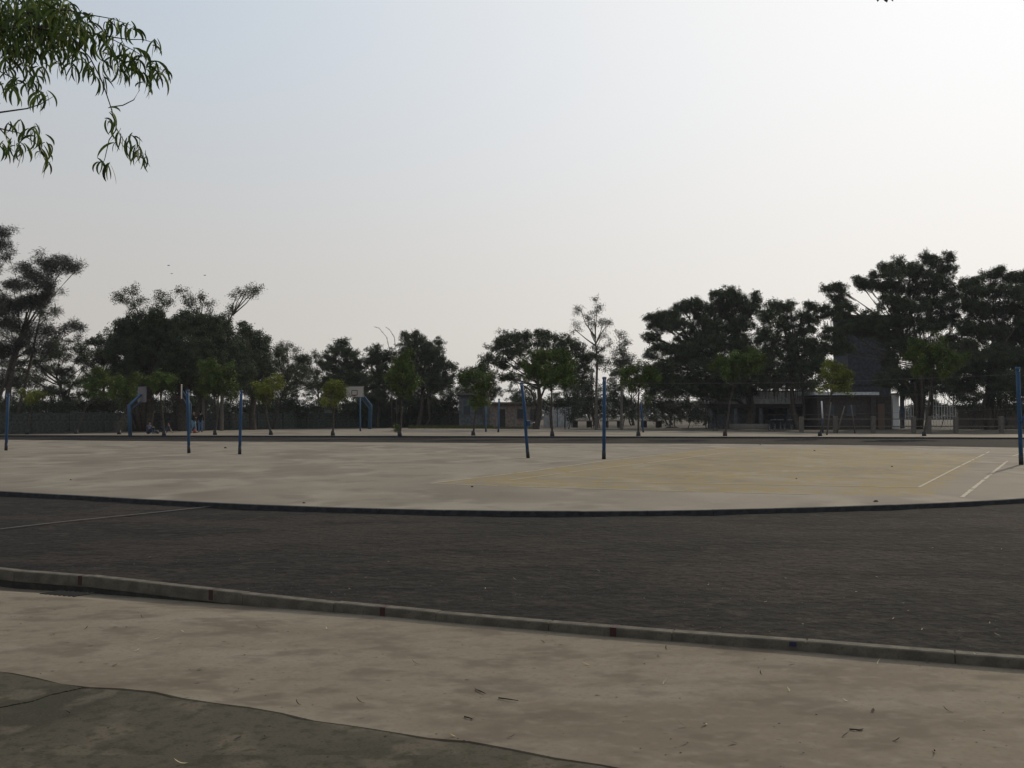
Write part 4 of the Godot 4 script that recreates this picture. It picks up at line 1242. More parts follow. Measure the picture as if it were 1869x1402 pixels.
# ---------------------------------------------------------------- volleyball posts
func pole(called: String, label: String, foot: Array, head: Array, r: float, opts := {}) -> Node3D:
	var base := gp(foot[0], foot[1], opts.get("level", COURT_Y))
	var top := at(head[0], head[1], -base.z) - base
	var t := thing(called, label, "post", base, opts.get("group", "blue volleyball posts"))
	var b := MB.new(true)
	b.tube([Vector3(0, -0.02, 0), top * 0.3, top * 0.6 + Vector3(opts.get("bow", 0.0), 0, 0), top], [r, r, r, r], 12)
	part("shaft", b.done(), M[opts.get("paint", "blue")], t)
	var s := MB.new(true)
	s.tube([Vector3(0, -0.02, 0), top.normalized() * opts.get("sleeve", 0.28)], [r * 1.12, r * 1.12], 12)
	part("sleeve", s.done(), M.sleeve, t)
	var c := MB.new(true)
	c.tube([top - top.normalized() * 0.06, top + top.normalized() * 0.015], [r * 1.25, r * 1.2], 12)
	part("cap", c.done(), M.pale_blue, t)
	if opts.get("hook", true):
		var h := MB.new(true)
		var q := top - top.normalized() * 0.12
		h.tube([q + Vector3(0, 0, r), q + Vector3(0.0, 0.02, r + 0.05), q + Vector3(0, 0.07, r + 0.05)], [0.008, 0.008, 0.008], 5)
		part("hook", h.done(), M.steel, t)
	return t

func sports_posts() -> void:
	pole("volleyball_post", "blue post standing in front of the feathery tree's trunk", [12, 823], [16, 720], 0.054)
	pole("volleyball_post", "blue post beside the two standing people", [345.5, 828], [343, 713], 0.054)
	pole("volleyball_post", "straight blue post between the bushy and the thin young tree", [438, 830], [441, 714], 0.054)
	var d := pole("volleyball_post", "leaning bent blue post with a net winch and crank", [964, 837], [951.5, 698], 0.052, {"bow": 0.03})
	var up := (at(951.5, 698, -d.position.z) - d.position).normalized()
	var w := MB.new()
	w.box(up * 1.13 + Vector3(0.11, 0, 0.02), Vector3(0.11, 0.16, 0.1), Basis.IDENTITY, 0.012)
	part("winch", w.done(), M.blue, d)
	var lid := MB.new()
	lid.box(up * 1.13 + Vector3(0.11, 0.086, 0.02), Vector3(0.1, 0.012, 0.09))
	part("winch_lid", lid.done(), M.steel, d)
	var cr := MB.new(true)
	cr.tube([up * 1.13 + Vector3(0.16, 0, 0.02), up * 1.13 + Vector3(0.24, 0.0, 0.02), up * 1.13 + Vector3(0.24, 0.03, 0.1), up * 1.13 + Vector3(0.32, 0.03, 0.1)], [0.011, 0.011, 0.011, 0.014], 6)
	part("crank", cr.done(), M.steel, d)
	var e := pole("volleyball_post", "tall upright blue post at the yellow court's left line", [1102, 839], [1103, 688], 0.056)
	var f := pole("volleyball_post", "tall blue post at the yellow court's right side with a small winch", [1863, 849], [1856.5, 670], 0.057)
	var fw := MB.new()
	fw.box(Vector3(0.0, 1.28, 0.11), Vector3(0.09, 0.13, 0.09), Basis.IDENTITY, 0.01)
	part("winch", fw.done(), M.blue, f)
	pole("volleyball_post", "far thin blue post left of its twin before the pink house", [887, 789.5], [886.5, 736], 0.06, {"group": "far blue posts", "paint": "pale_blue"})
	pole("volleyball_post", "far thin blue post before the pink house, taller of two", [909.5, 790], [911, 729], 0.065, {"group": "far blue posts", "paint": "pale_blue"})
	pole("volleyball_post", "far blue post under the low wide young tree", [1174, 790], [1169, 735], 0.065, {"group": "far blue posts"})
	pole("volleyball_post", "far thin blue post beside the white backboard", [658, 788], [657.5, 726], 0.06, {"group": "far blue posts", "paint": "pale_blue"})
	for p in [[1091, 782, 744, "thin pole white above and black below near the ping-pong tables", "sleeve"], [1501, 791, 733, "thin pole white above and blue below beside the staked young tree", "blue"]]:
		var base := gp(p[0], p[1], YARD_Y)
		var h := at(p[0], p[2], -base.z).y - base.y
		var t := thing("striped_pole", p[3], "pole", base)
		var lo := MB.new(true)
		lo.tube([Vector3(0, -0.03, 0), Vector3(0, h * 0.46, 0)], [0.075, 0.075], 8)
		part("lower_shaft", lo.done(), M[p[4]], t)
		var hi := MB.new(true)
		hi.tube([Vector3(0, h * 0.46, 0), Vector3(-0.06, h, 0)], [0.062, 0.055], 8)
		part("upper_shaft", hi.done(), M.white, t)
	# the net between the two tall posts
	var a := e.position + (at(1103, 688, -e.position.z) - e.position) * 0.93
	var b := f.position + (at(1856.5, 670, -f.position.z) - f.position) * 0.93
	var net := thing("volleyball_net", "thin worn net cords strung between the two tallest blue posts", "net", a)
	for k in 3:
		var drop: float = [0.0, 0.5, 1.0][k]
		var pts := []
		var rr := []
		for i in 13:
			var t := i / 12.0
			pts.append((b - a) * t - Vector3(0, drop + 0.10 * sin(PI * t), 0))
			rr.append(0.004 if k == 0 else 0.003)
		var m := MB.new(true)
		m.tube(pts, rr, 4)
		part("cord", m.done(), M.cord, net)

func hoops() -> void:
	# left stand seen from the side; the right one with its board towards the camera; a third behind a post
	for h in [
			[[238.5, 796], [258, 721], 0.45, "left basketball stand with a bent arm reaching into young leaves", 0.13, [236.5, 741]],
			[[675, 784], [657, 716], -0.85, "basketball stand with a weathered white backboard and bent blue arm", 0.16, [676.5, 741]],
			[[347, 794], [334, 715], -0.14, "basketball stand half hidden behind a blue post, board edge red and white", 0.11, [348.5, 738]]]:
		var base := gp(h[0][0], h[0][1], COURT_Y)
		var D := -base.z
		var t := thing("basketball_stand", h[3], "basketball hoop", base, "basketball stands")
		var bend := at(h[5][0], h[5][1], D) - base
		var tip := at(h[1][0], h[1][1], D + h[2]) - base
		var dir := Vector3(tip.x - bend.x, 0, tip.z - bend.z).normalized()
		for s in ([-1, 1] if h[4] > 0.12 else [0]):
			var off: Vector3 = Vector3.UP.cross(dir) * 0.14 * s
			var b := MB.new(true)
			b.tube([off - Vector3(0, 0.05, 0), off + bend, off * 0.6 + tip], [h[4] * 0.62, h[4] * 0.6, h[4] * 0.5], 10)
			part("arm", b.done(), M.pale_blue, t)
		var st := MB.new(true)
		st.tube([bend * 0.82, tip - Vector3(0, 0.45, 0)], [0.04, 0.035], 8)
		part("strut", st.done(), M.pale_blue, t)
		# board: 1.8 x 1.05 m, facing away from its post
		var face := dir
		if h[0][0] == 675:
			face = Vector3(-0.25, 0, 1).normalized()
		var right := Vector3.UP.cross(face).normalized()
		var basis_ := Basis(right, Vector3.UP, face)
		var centre := tip + dir * 0.08
		if h[0][0] == 675:
			centre = at(647.5, 716, D - 0.9) - base
		var brd := Node3D.new()
		brd.name = "backboard"
		t.add_child(brd)
		brd.transform = Transform3D(basis_, centre)
		var bm := MB.new()
		bm.box(Vector3.ZERO, Vector3(1.8, 1.05, 0.04), Basis.IDENTITY, 0.006)
		part("panel", bm.done(), M.board if h[0][0] == 675 else M.old_board, brd)
		var ink: Material = M.red if h[0][0] == 347 else M.maroon
		for l in [[Vector3(0, 0.50, 0.022), Vector3(1.72, 0.035, 0.006)], [Vector3(0, -0.50, 0.022), Vector3(1.72, 0.035, 0.006)], [Vector3(0.86, 0, 0.022), Vector3(0.035, 0.96, 0.006)], [Vector3(-0.86, 0, 0.022), Vector3(0.035, 0.96, 0.006)], [Vector3(0, 0.12, 0.022), Vector3(0.6, 0.06, 0.006)], [Vector3(0, -0.31, 0.022), Vector3(0.6, 0.06, 0.006)], [Vector3(0.27, -0.095, 0.022), Vector3(0.06, 0.36, 0.006)], [Vector3(-0.27, -0.095, 0.022), Vector3(0.06, 0.36, 0.006)]]:
			var lm := MB.new()
			lm.box(l[0], l[1])
			part("painted_line", lm.done(), ink, brd)
		var rim := TorusMesh.new()
		rim.inner_radius = 0.215
		rim.outer_radius = 0.24
		rim.rings = 20
		rim.ring_segments = 6
		var ro := part("rim", rim, M.red, brd)
		ro.position = Vector3(0, -0.36, 0.30)
		var br := MB.new()
		br.box(Vector3(0, -0.37, 0.05), Vector3(0.14, 0.06, 0.09))
		part("bracket", br.done(), M.red, brd)
		if h[0][0] == 675:
			var ct := MB.new(true)
			ct.tube([tip, centre + Vector3(0, 0.1, -0.03)], [0.06, 0.05], 8)
			ct.tube([tip - Vector3(0, 0.4, 0), centre + Vector3(0.2, -0.45, -0.03)], [0.04, 0.035], 8)
			part("crossbar", ct.done(), M.pale_blue, t)

# ---------------------------------------------------------------- things in the far yard
func yard_things() -> void:
	for s in [[1042, 1084, "first concrete ping-pong table, left of the striped pole's right side"], [1098, 1140, "middle concrete ping-pong table behind the tall upright blue post"], [1168, 1211, "last concrete ping-pong table beside the far blue post"]]:
		var d := 110.0
		var t := thing("ping_pong_table", s[2], "table", Vector3(at((s[0] + s[1]) * 0.5, 781, d).x, YARD_Y, -d), "concrete ping-pong tables")
		block(t, "table_top", M.fence_concrete, s[0], s[1], 768.2, 770, d, 1.5, 0.01)
		for px in [s[0] + 8, s[1] - 8]:
			block(t, "support", M.brick_wall, px - 4.5, px + 4.5, 770.1, 782, d + 0.25, 1.0)
	# round planter under the wide banyan
	var c := gp(1366, 783.5, YARD_Y)
	var planter := thing("round_planter", "round low concrete planter ring around the wide banyan's foot", "planter", c)
	var ring := MB.new(true)
	var n := 28
	for k in n:
		var a := TAU * k / n
		var b := TAU * (k + 1) / n
		var pa := Vector3(cos(a), 0, sin(a)); var pb := Vector3(cos(b), 0, sin(b))
		var h := Vector3(0, 0.48, 0)
		ring.quad(pb * 1.95, pa * 1.95, pa * 1.95 + h, pb * 1.95 + h)
		ring.quad(pb * 1.95 + h, pa * 1.95 + h, pa * 1.6 + h, pb * 1.6 + h)
		ring.quad(pb * 1.6 + h, pa * 1.6 + h, pa * 1.6, pb * 1.6)
	part("ring", ring.done(), M.fence_concrete, planter)
	var soil := CylinderMesh.new()
	soil.top_radius = 1.595
	soil.bottom_radius = 1.595
	soil.height = 0.4
	var so := part("soil", soil, M.dirt, planter)
	so.position.y = 0.17
	# bicycles
	for s in [[1409, 787, 0.9, "bicycle leaning by the porch next to the round planter"], [1424, 787, 1.25, "bicycle standing between two other bicycles by the porch"], [1438, 787, 0.7, "bicycle nearest the post fence among those by the porch"]]:
		bicycle(s[3], gp(s[0], s[1], YARD_Y), s[2])
	# low rubble and bits by the trees
	for s in [[1226, 782.5, 0.8, 0.18, "flat heap of dark soil under the wide banyan's left side"], [1250, 783, 0.7, 0.08, "small flat slab on the ground beside the soil heap"], [1305, 788, 0.25, 0.3, "dark rock near the young umbrella-shaped tree"]]:
		var b := MB.new()
		var rim := []
		for k in 9:
			var a := TAU * k / 9
			rim.append(Vector3(cos(a), 0, sin(a)) * s[2] * rng.randf_range(0.8, 1.15))
		for k in 9:
			var p: Vector3 = rim[k]; var q: Vector3 = rim[(k + 1) % 9]
			var up := Vector3(0, s[3], 0)
			b.quad(p, p * 0.5 + up * rng.randf_range(0.7, 1.0), q * 0.5 + up * 0.8, q)
			b.tri(p * 0.5 + up * 0.8, up, q * 0.5 + up * 0.8)
		var o := part("mound", b.done(), M.dirt)
		o.position = gp(s[0], s[1], YARD_Y - 0.01)
		meta(o, s[4], "mound")

func bicycle(label: String, where: Vector3, turn: float) -> void:
	var t := thing("bicycle", label, "bicycle", where, "bicycles parked by the porch")
	t.rotation.y = turn
	var tyre := TorusMesh.new()
	tyre.inner_radius = 0.30
	tyre.outer_radius = 0.335
	tyre.rings = 24
	tyre.ring_segments = 6
	for x in [-0.52, 0.52]:
		var w := Node3D.new()
		w.name = "wheel"
		t.add_child(w, true)
		w.position = Vector3(x, 0.335, 0)
		var ty := part("tyre", tyre, M.dark, w)
		ty.rotation.x = PI / 2
		var sp := MB.new(true)
		for k in 8:
			var a := PI * k / 8
			sp.tube([Vector3(cos(a), sin(a), 0) * 0.3, Vector3(cos(a), sin(a), 0) * -0.3], [0.003, 0.003], 3, false)
		part("spokes", sp.done(), M.steel, w)
	var f := MB.new(true)
	var bb := Vector3(-0.08, 0.3, 0); var seat := Vector3(-0.22, 0.78, 0); var head := Vector3(0.36, 0.76, 0)
	for s in [[bb, seat], [bb, head - Vector3(-0.03, 0.12, 0)], [seat, head], [bb, Vector3(-0.52, 0.335, 0)], [seat, Vector3(-0.52, 0.335, 0)], [head + Vector3(-0.03, 0.16, 0), Vector3(0.52, 0.335, 0)]]:
		f.tube([s[0], s[1]], [0.016, 0.016], 6)
	part("frame", f.done(), M.dark, t)
	var hb := MB.new(true)
	hb.tube([Vector3(0.26, 0.95, -0.27), Vector3(0.34, 0.95, 0), Vector3(0.26, 0.95, 0.27)], [0.013, 0.013, 0.013], 6)
	part("handlebar", hb.done(), M.steel, t)
	var sd := MB.new()
	sd.box(Vector3(-0.25, 0.85, 0), Vector3(0.26, 0.06, 0.15), Basis.IDENTITY, 0.02)
	part("saddle", sd.done(), M.dark, t)

# ---------------------------------------------------------------- people
func net_mesh(st: SurfaceTool, bones: Array, cell: float, k: float) -> void:
	var lo := Vector3(1e9, 1e9, 1e9); var hi := -lo
	for b in bones:
		var r: float = maxf(b[2], b[3]) + cell * 2.0
		for e in [b[0], b[1]]:
			lo = lo.min(e - Vector3.ONE * r); hi = hi.max(e + Vector3.ONE * r)
	var n := Vector3i(((hi - lo) / cell).ceil()) + Vector3i.ONE
	var field := PackedFloat32Array()
	field.resize(n.x * n.y * n.z)
	field.fill(1.0)
	var who := PackedInt32Array()
	who.resize(field.size())
	var best := PackedFloat32Array()
	best.resize(field.size())
	best.fill(1e9)
	for bi in bones.size():
		var b: Array = bones[bi]
		var a: Vector3 = b[0]; var e: Vector3 = b[1]
		var reach: float = maxf(b[2], b[3]) + cell * 2.0 + k
		var mn := Vector3i(((a.min(e) - Vector3.ONE * reach - lo) / cell).floor()).clamp(Vector3i.ZERO, n - Vector3i.ONE)
		var mx := Vector3i(((a.max(e) + Vector3.ONE * reach - lo) / cell).ceil()).clamp(Vector3i.ZERO, n - Vector3i.ONE)
		var ab := e - a
		var len2 := maxf(ab.length_squared(), 1e-9)
		for z in range(mn.z, mx.z + 1):
			for y in range(mn.y, mx.y + 1):
				for x in range(mn.x, mx.x + 1):
					var p := lo + Vector3(x, y, z) * cell
					var t := clampf((p - a).dot(ab) / len2, 0.0, 1.0)
					var d: float = (p - a - ab * t).length() - lerpf(b[2], b[3], t)
					var i := (z * n.y + y) * n.x + x
					if d < best[i]:
						best[i] = d
						who[i] = bi
					var h := maxf(k - absf(field[i] - d), 0.0) / k
					field[i] = minf(field[i], d) - h * h * k * 0.25
	var ids := {}
	var verts := []
	for z in n.z - 1:
		for y in n.y - 1:
			for x in n.x - 1:
				var i0 := (z * n.y + y) * n.x + x
				var sum := Vector3.ZERO
				var cnt := 0
				var inside := 0
				for q in 8:
					if field[i0 + (q & 1) + ((q >> 1) & 1) * n.x + (q >> 2) * n.x * n.y] < 0.0:
						inside += 1
				if inside == 0 or inside == 8:
					continue
				for q in [[0, 1], [2, 3], [4, 5], [6, 7], [0, 2], [1, 3], [4, 6], [5, 7], [0, 4], [1, 5], [2, 6], [3, 7]]:
					var ca := Vector3(q[0] & 1, (q[0] >> 1) & 1, q[0] >> 2)
					var cb := Vector3(q[1] & 1, (q[1] >> 1) & 1, q[1] >> 2)
					var fa := field[i0 + int(ca.x) + int(ca.y) * n.x + int(ca.z) * n.x * n.y]
					var fb := field[i0 + int(cb.x) + int(cb.y) * n.x + int(cb.z) * n.x * n.y]
					if (fa < 0.0) != (fb < 0.0):
						sum += ca.lerp(cb, fa / (fa - fb))
						cnt += 1
				ids[i0] = verts.size()
				verts.append([lo + (Vector3(x, y, z) + sum / cnt) * cell, bones[who[i0]][4]])
	var step := [1, n.x, n.x * n.y]
	for i0 in ids:
		for ax in 3:
			var u: int = step[(ax + 1) % 3]
			var v: int = step[(ax + 2) % 3]
			var fa := field[i0]
			var fb := field[i0 + step[ax]]
			if (fa < 0.0) == (fb < 0.0) or not (ids.has(i0 - u) and ids.has(i0 - v) and ids.has(i0 - u - v)):
				continue
			var q := [ids[i0 - u - v], ids[i0 - v], ids[i0], ids[i0 - u]]
			if fa < 0.0:
				q.reverse()
			for c in [q[0], q[1], q[2], q[0], q[2], q[3]]:
				st.set_color(verts[c][1])
				st.add_vertex(verts[c][0])

func hand_bones(wrist: Vector3, dir: Vector3, palm_side: Vector3, skin: Color) -> Array:
	var across := dir.cross(palm_side).normalized()
	var out := [[wrist, wrist + dir * 0.075, 0.022, 0.03, skin]]
	for k in 4:
		var root := wrist + dir * 0.08 + across * (0.027 - 0.018 * k)
		var l: float = [0.062, 0.07, 0.066, 0.05][k]
		var knuckle := root + dir * l * 0.55 + palm_side * 0.008
		out.append([root, knuckle, 0.0088, 0.008, skin])
		out.append([knuckle, knuckle + (dir * 0.75 + palm_side * 0.65).normalized() * l * 0.5, 0.008, 0.0068, skin])
	var th := wrist + dir * 0.025 + across * 0.026
	out.append([th, th + (dir * 0.7 + across * 0.6).normalized() * 0.035, 0.011, 0.0095, skin])
	out.append([th + (dir * 0.7 + across * 0.6).normalized() * 0.035, th + (dir * 0.7 + across * 0.6).normalized() * 0.035 + dir * 0.028 + palm_side * 0.008, 0.0095, 0.0075, skin])
	return out

func person(label: String, where: Vector3, turn: float, J: Dictionary, top: Color, legs: Color, shoes: Color) -> void:
	# the figure faces +z before it is turned
	var skin := Color(0.30, 0.19, 0.13)
	var hair := Color(0.012, 0.011, 0.010)
	var st := SurfaceTool.new()
	st.begin(Mesh.PRIMITIVE_TRIANGLES)
	st.set_smooth_group(0)
	var b := []
	var hip: Vector3 = J.hip
	var chest: Vector3 = J.chest
	var neck: Vector3 = J.neck
	var head: Vector3 = J.head
	b.append([hip, hip.lerp(chest, 0.45), 0.125, 0.115, top])
	b.append([hip.lerp(chest, 0.45), chest, 0.115, 0.125, top])
	b.append([J.shoulder_l, J.shoulder_r, 0.065, 0.065, top])
	b.append([neck - (head - neck) * 0.3, neck.lerp(head, 0.6), 0.055, 0.05, skin])
	for s in ["l", "r"]:
		b.append([J["hip_" + s], J["knee_" + s], 0.095, 0.066, legs])
		b.append([J["knee_" + s], J["ankle_" + s], 0.066, 0.048, legs])
		b.append([J["ankle_" + s] - Vector3(0, 0.03, 0.02), J["toe_" + s], 0.042, 0.034, shoes])
		b.append([J["shoulder_" + s], J["elbow_" + s], 0.055, 0.042, top])
		b.append([J["elbow_" + s], J["wrist_" + s], 0.042, 0.03, skin if top.r > 0.05 else top])
	net_mesh(st, b, 0.024, 0.04)
	# head with face, ears and hair
	var f := [[head - Vector3(0, 0.045, -0.012), head + Vector3(0, 0.02, 0.0), 0.066, 0.078, skin], [head + Vector3(0, -0.01, 0.07), head + Vector3(0, -0.03, 0.088), 0.010, 0.014, skin], [head + Vector3(0, -0.085, 0.045), head + Vector3(0, -0.075, 0.05), 0.028, 0.026, skin],
		[head + Vector3(-0.02, -0.058, 0.076), head + Vector3(0.02, -0.058, 0.076), 0.008, 0.008, Color(0.2, 0.08, 0.06)],
		[head + Vector3(0.078, -0.02, 0), head + Vector3(0.08, 0.01, -0.005), 0.014, 0.016, skin], [head + Vector3(-0.078, -0.02, 0), head + Vector3(-0.08, 0.01, -0.005), 0.014, 0.016, skin],
		[head + Vector3(0.03, 0.006, 0.066), head + Vector3(0.033, 0.006, 0.066), 0.012, 0.012, hair], [head + Vector3(-0.03, 0.006, 0.066), head + Vector3(-0.033, 0.006, 0.066), 0.012, 0.012, hair],
		[head + Vector3(0, 0.055, 0.02), head + Vector3(0, 0.04, -0.035), 0.068, 0.078, hair], [head + Vector3(0, 0.02, -0.05), head + Vector3(0, -0.05, -0.05), 0.06, 0.045, hair]]
	net_mesh(st, f, 0.009, 0.012)
	for s in ["l", "r"]:
		var dir: Vector3 = (J["wrist_" + s] - J["elbow_" + s]).normalized()
		var palm := (Vector3(-0.9 if s == "l" else 0.9, 0, 0.3) - dir * dir.dot(Vector3(-0.9 if s == "l" else 0.9, 0, 0.3))).normalized()
		net_mesh(st, hand_bones(J["wrist_" + s], dir, palm, skin), 0.0055, 0.006)
	st.generate_normals()
	if not M.has("figure"):
		mat("figure", Color.WHITE, 0.85, 0.3).vertex_color_use_as_albedo = true
	var o := part("person", st.commit(), M.figure)
	o.position = where
	o.rotation.y = turn
	meta(o, label, "person", "people resting by the far track")

func people() -> void:
	var stand := {"hip": Vector3(0, 0.88, 0), "chest": Vector3(0, 1.22, 0.01), "neck": Vector3(0, 1.38, 0), "head": Vector3(0, 1.53, 0.02),
		"shoulder_l": Vector3(0.16, 1.31, 0), "shoulder_r": Vector3(-0.16, 1.31, 0), "elbow_l": Vector3(0.22, 1.05, -0.03), "elbow_r": Vector3(-0.21, 1.06, -0.05), "wrist_l": Vector3(0.20, 0.83, 0.05), "wrist_r": Vector3(-0.19, 0.85, 0.09),
		"hip_l": Vector3(0.085, 0.85, 0), "hip_r": Vector3(-0.085, 0.85, 0), "knee_l": Vector3(0.10, 0.46, 0.03), "knee_r": Vector3(-0.09, 0.46, 0.05), "ankle_l": Vector3(0.11, 0.09, -0.02), "ankle_r": Vector3(-0.10, 0.09, 0.03), "toe_l": Vector3(0.13, 0.034, 0.14), "toe_r": Vector3(-0.12, 0.034, 0.19)}
	var walk := stand.duplicate()
	walk.merge({"knee_l": Vector3(0.09, 0.47, 0.14), "ankle_l": Vector3(0.09, 0.10, 0.20), "toe_l": Vector3(0.1, 0.036, 0.38), "ankle_r": Vector3(-0.09, 0.11, -0.16), "toe_r": Vector3(-0.1, 0.036, 0.01), "elbow_r": Vector3(-0.23, 1.08, 0.1), "wrist_r": Vector3(-0.12, 1.12, 0.3), "head": Vector3(0.02, 1.52, 0.05)}, true)
	var sit := {"hip": Vector3(0, 0.13, 0), "chest": Vector3(0, 0.48, 0.06), "neck": Vector3(0, 0.64, 0.09), "head": Vector3(0, 0.78, 0.15),
		"shoulder_l": Vector3(0.16, 0.57, 0.07), "shoulder_r": Vector3(-0.16, 0.57, 0.07), "elbow_l": Vector3(0.22, 0.40, 0.25), "elbow_r": Vector3(-0.22, 0.40, 0.25), "wrist_l": Vector3(0.10, 0.46, 0.42), "wrist_r": Vector3(-0.08, 0.46, 0.43),
		"hip_l": Vector3(0.09, 0.11, 0.04), "hip_r": Vector3(-0.09, 0.11, 0.04), "knee_l": Vector3(0.12, 0.45, 0.34), "knee_r": Vector3(-0.12, 0.44, 0.36), "ankle_l": Vector3(0.11, 0.09, 0.46), "ankle_r": Vector3(-0.11, 0.09, 0.48), "toe_l": Vector3(0.12, 0.034, 0.62), "toe_r": Vector3(-0.12, 0.034, 0.64)}
	var recline := sit.duplicate()
	recline.merge({"chest": Vector3(0, 0.42, -0.16), "neck": Vector3(0, 0.56, -0.22), "head": Vector3(0, 0.70, -0.22), "shoulder_l": Vector3(0.17, 0.5, -0.2), "shoulder_r": Vector3(-0.17, 0.5, -0.2), "elbow_l": Vector3(0.24, 0.27, -0.34), "elbow_r": Vector3(-0.24, 0.27, -0.34), "wrist_l": Vector3(0.22, 0.09, -0.44), "wrist_r": Vector3(-0.22, 0.09, -0.44), "knee_l": Vector3(0.1, 0.2, 0.44), "ankle_l": Vector3(0.1, 0.07, 0.82), "toe_l": Vector3(0.12, 0.14, 0.95)}, true)
	var y := COURT_Y + 0.006
	person("person standing in a black top and light blue jeans, turned away", gp(366.5, 790, y), PI + 0.3, stand, Color(0.012, 0.012, 0.014), Color(0.09, 0.15, 0.24), Color(0.02, 0.02, 0.03))
	person("person in mid-step in a black jacket and light jeans beside the blue post", gp(353, 791, y), 1.1, walk, Color(0.012, 0.013, 0.012), Color(0.12, 0.20, 0.28), Color(0.09, 0.02, 0.025))
	person("person sitting on the ground in blue with drawn-up knees", gp(271, 793, y), 1.2, sit, Color(0.06, 0.085, 0.13), Color(0.03, 0.045, 0.08), Color(0.25, 0.24, 0.2))
	person("person sitting leaning back on both arms behind a thin trunk", gp(303, 791.5, y), -1.3, recline, Color(0.05, 0.06, 0.085), Color(0.02, 0.025, 0.03), Color(0.03, 0.03, 0.03))
	# bags on the ground
	for s in [[285, 792.5, "dark rucksack lying between the two seated people", "iron", Vector3(0.5, 0.26, 0.3)], [356, 791.5, "small red bag on the ground by the walking person's feet", "red", Vector3(0.26, 0.28, 0.18)]]:
		var t := thing("bag", s[2], "bag", gp(s[0], s[1], y))
		var b := MB.new(true)
		var z: Vector3 = s[4]
		b.tube([Vector3(0, 0, 0), Vector3(0, z.y * 0.25, 0), Vector3(0, z.y * 0.75, 0), Vector3(0, z.y, 0)], [z.x * 0.42, z.x * 0.5, z.x * 0.44, z.x * 0.22], 10)
		part("body", b.done(), M[s[3]], t)
		var h := MB.new(true)
		h.tube([Vector3(-0.06, z.y * 0.95, 0), Vector3(-0.05, z.y + 0.09, 0), Vector3(0.05, z.y + 0.09, 0), Vector3(0.06, z.y * 0.95, 0)], [0.012, 0.012, 0.012, 0.012], 5)
		part("handle", h.done(), M[s[3]], t)

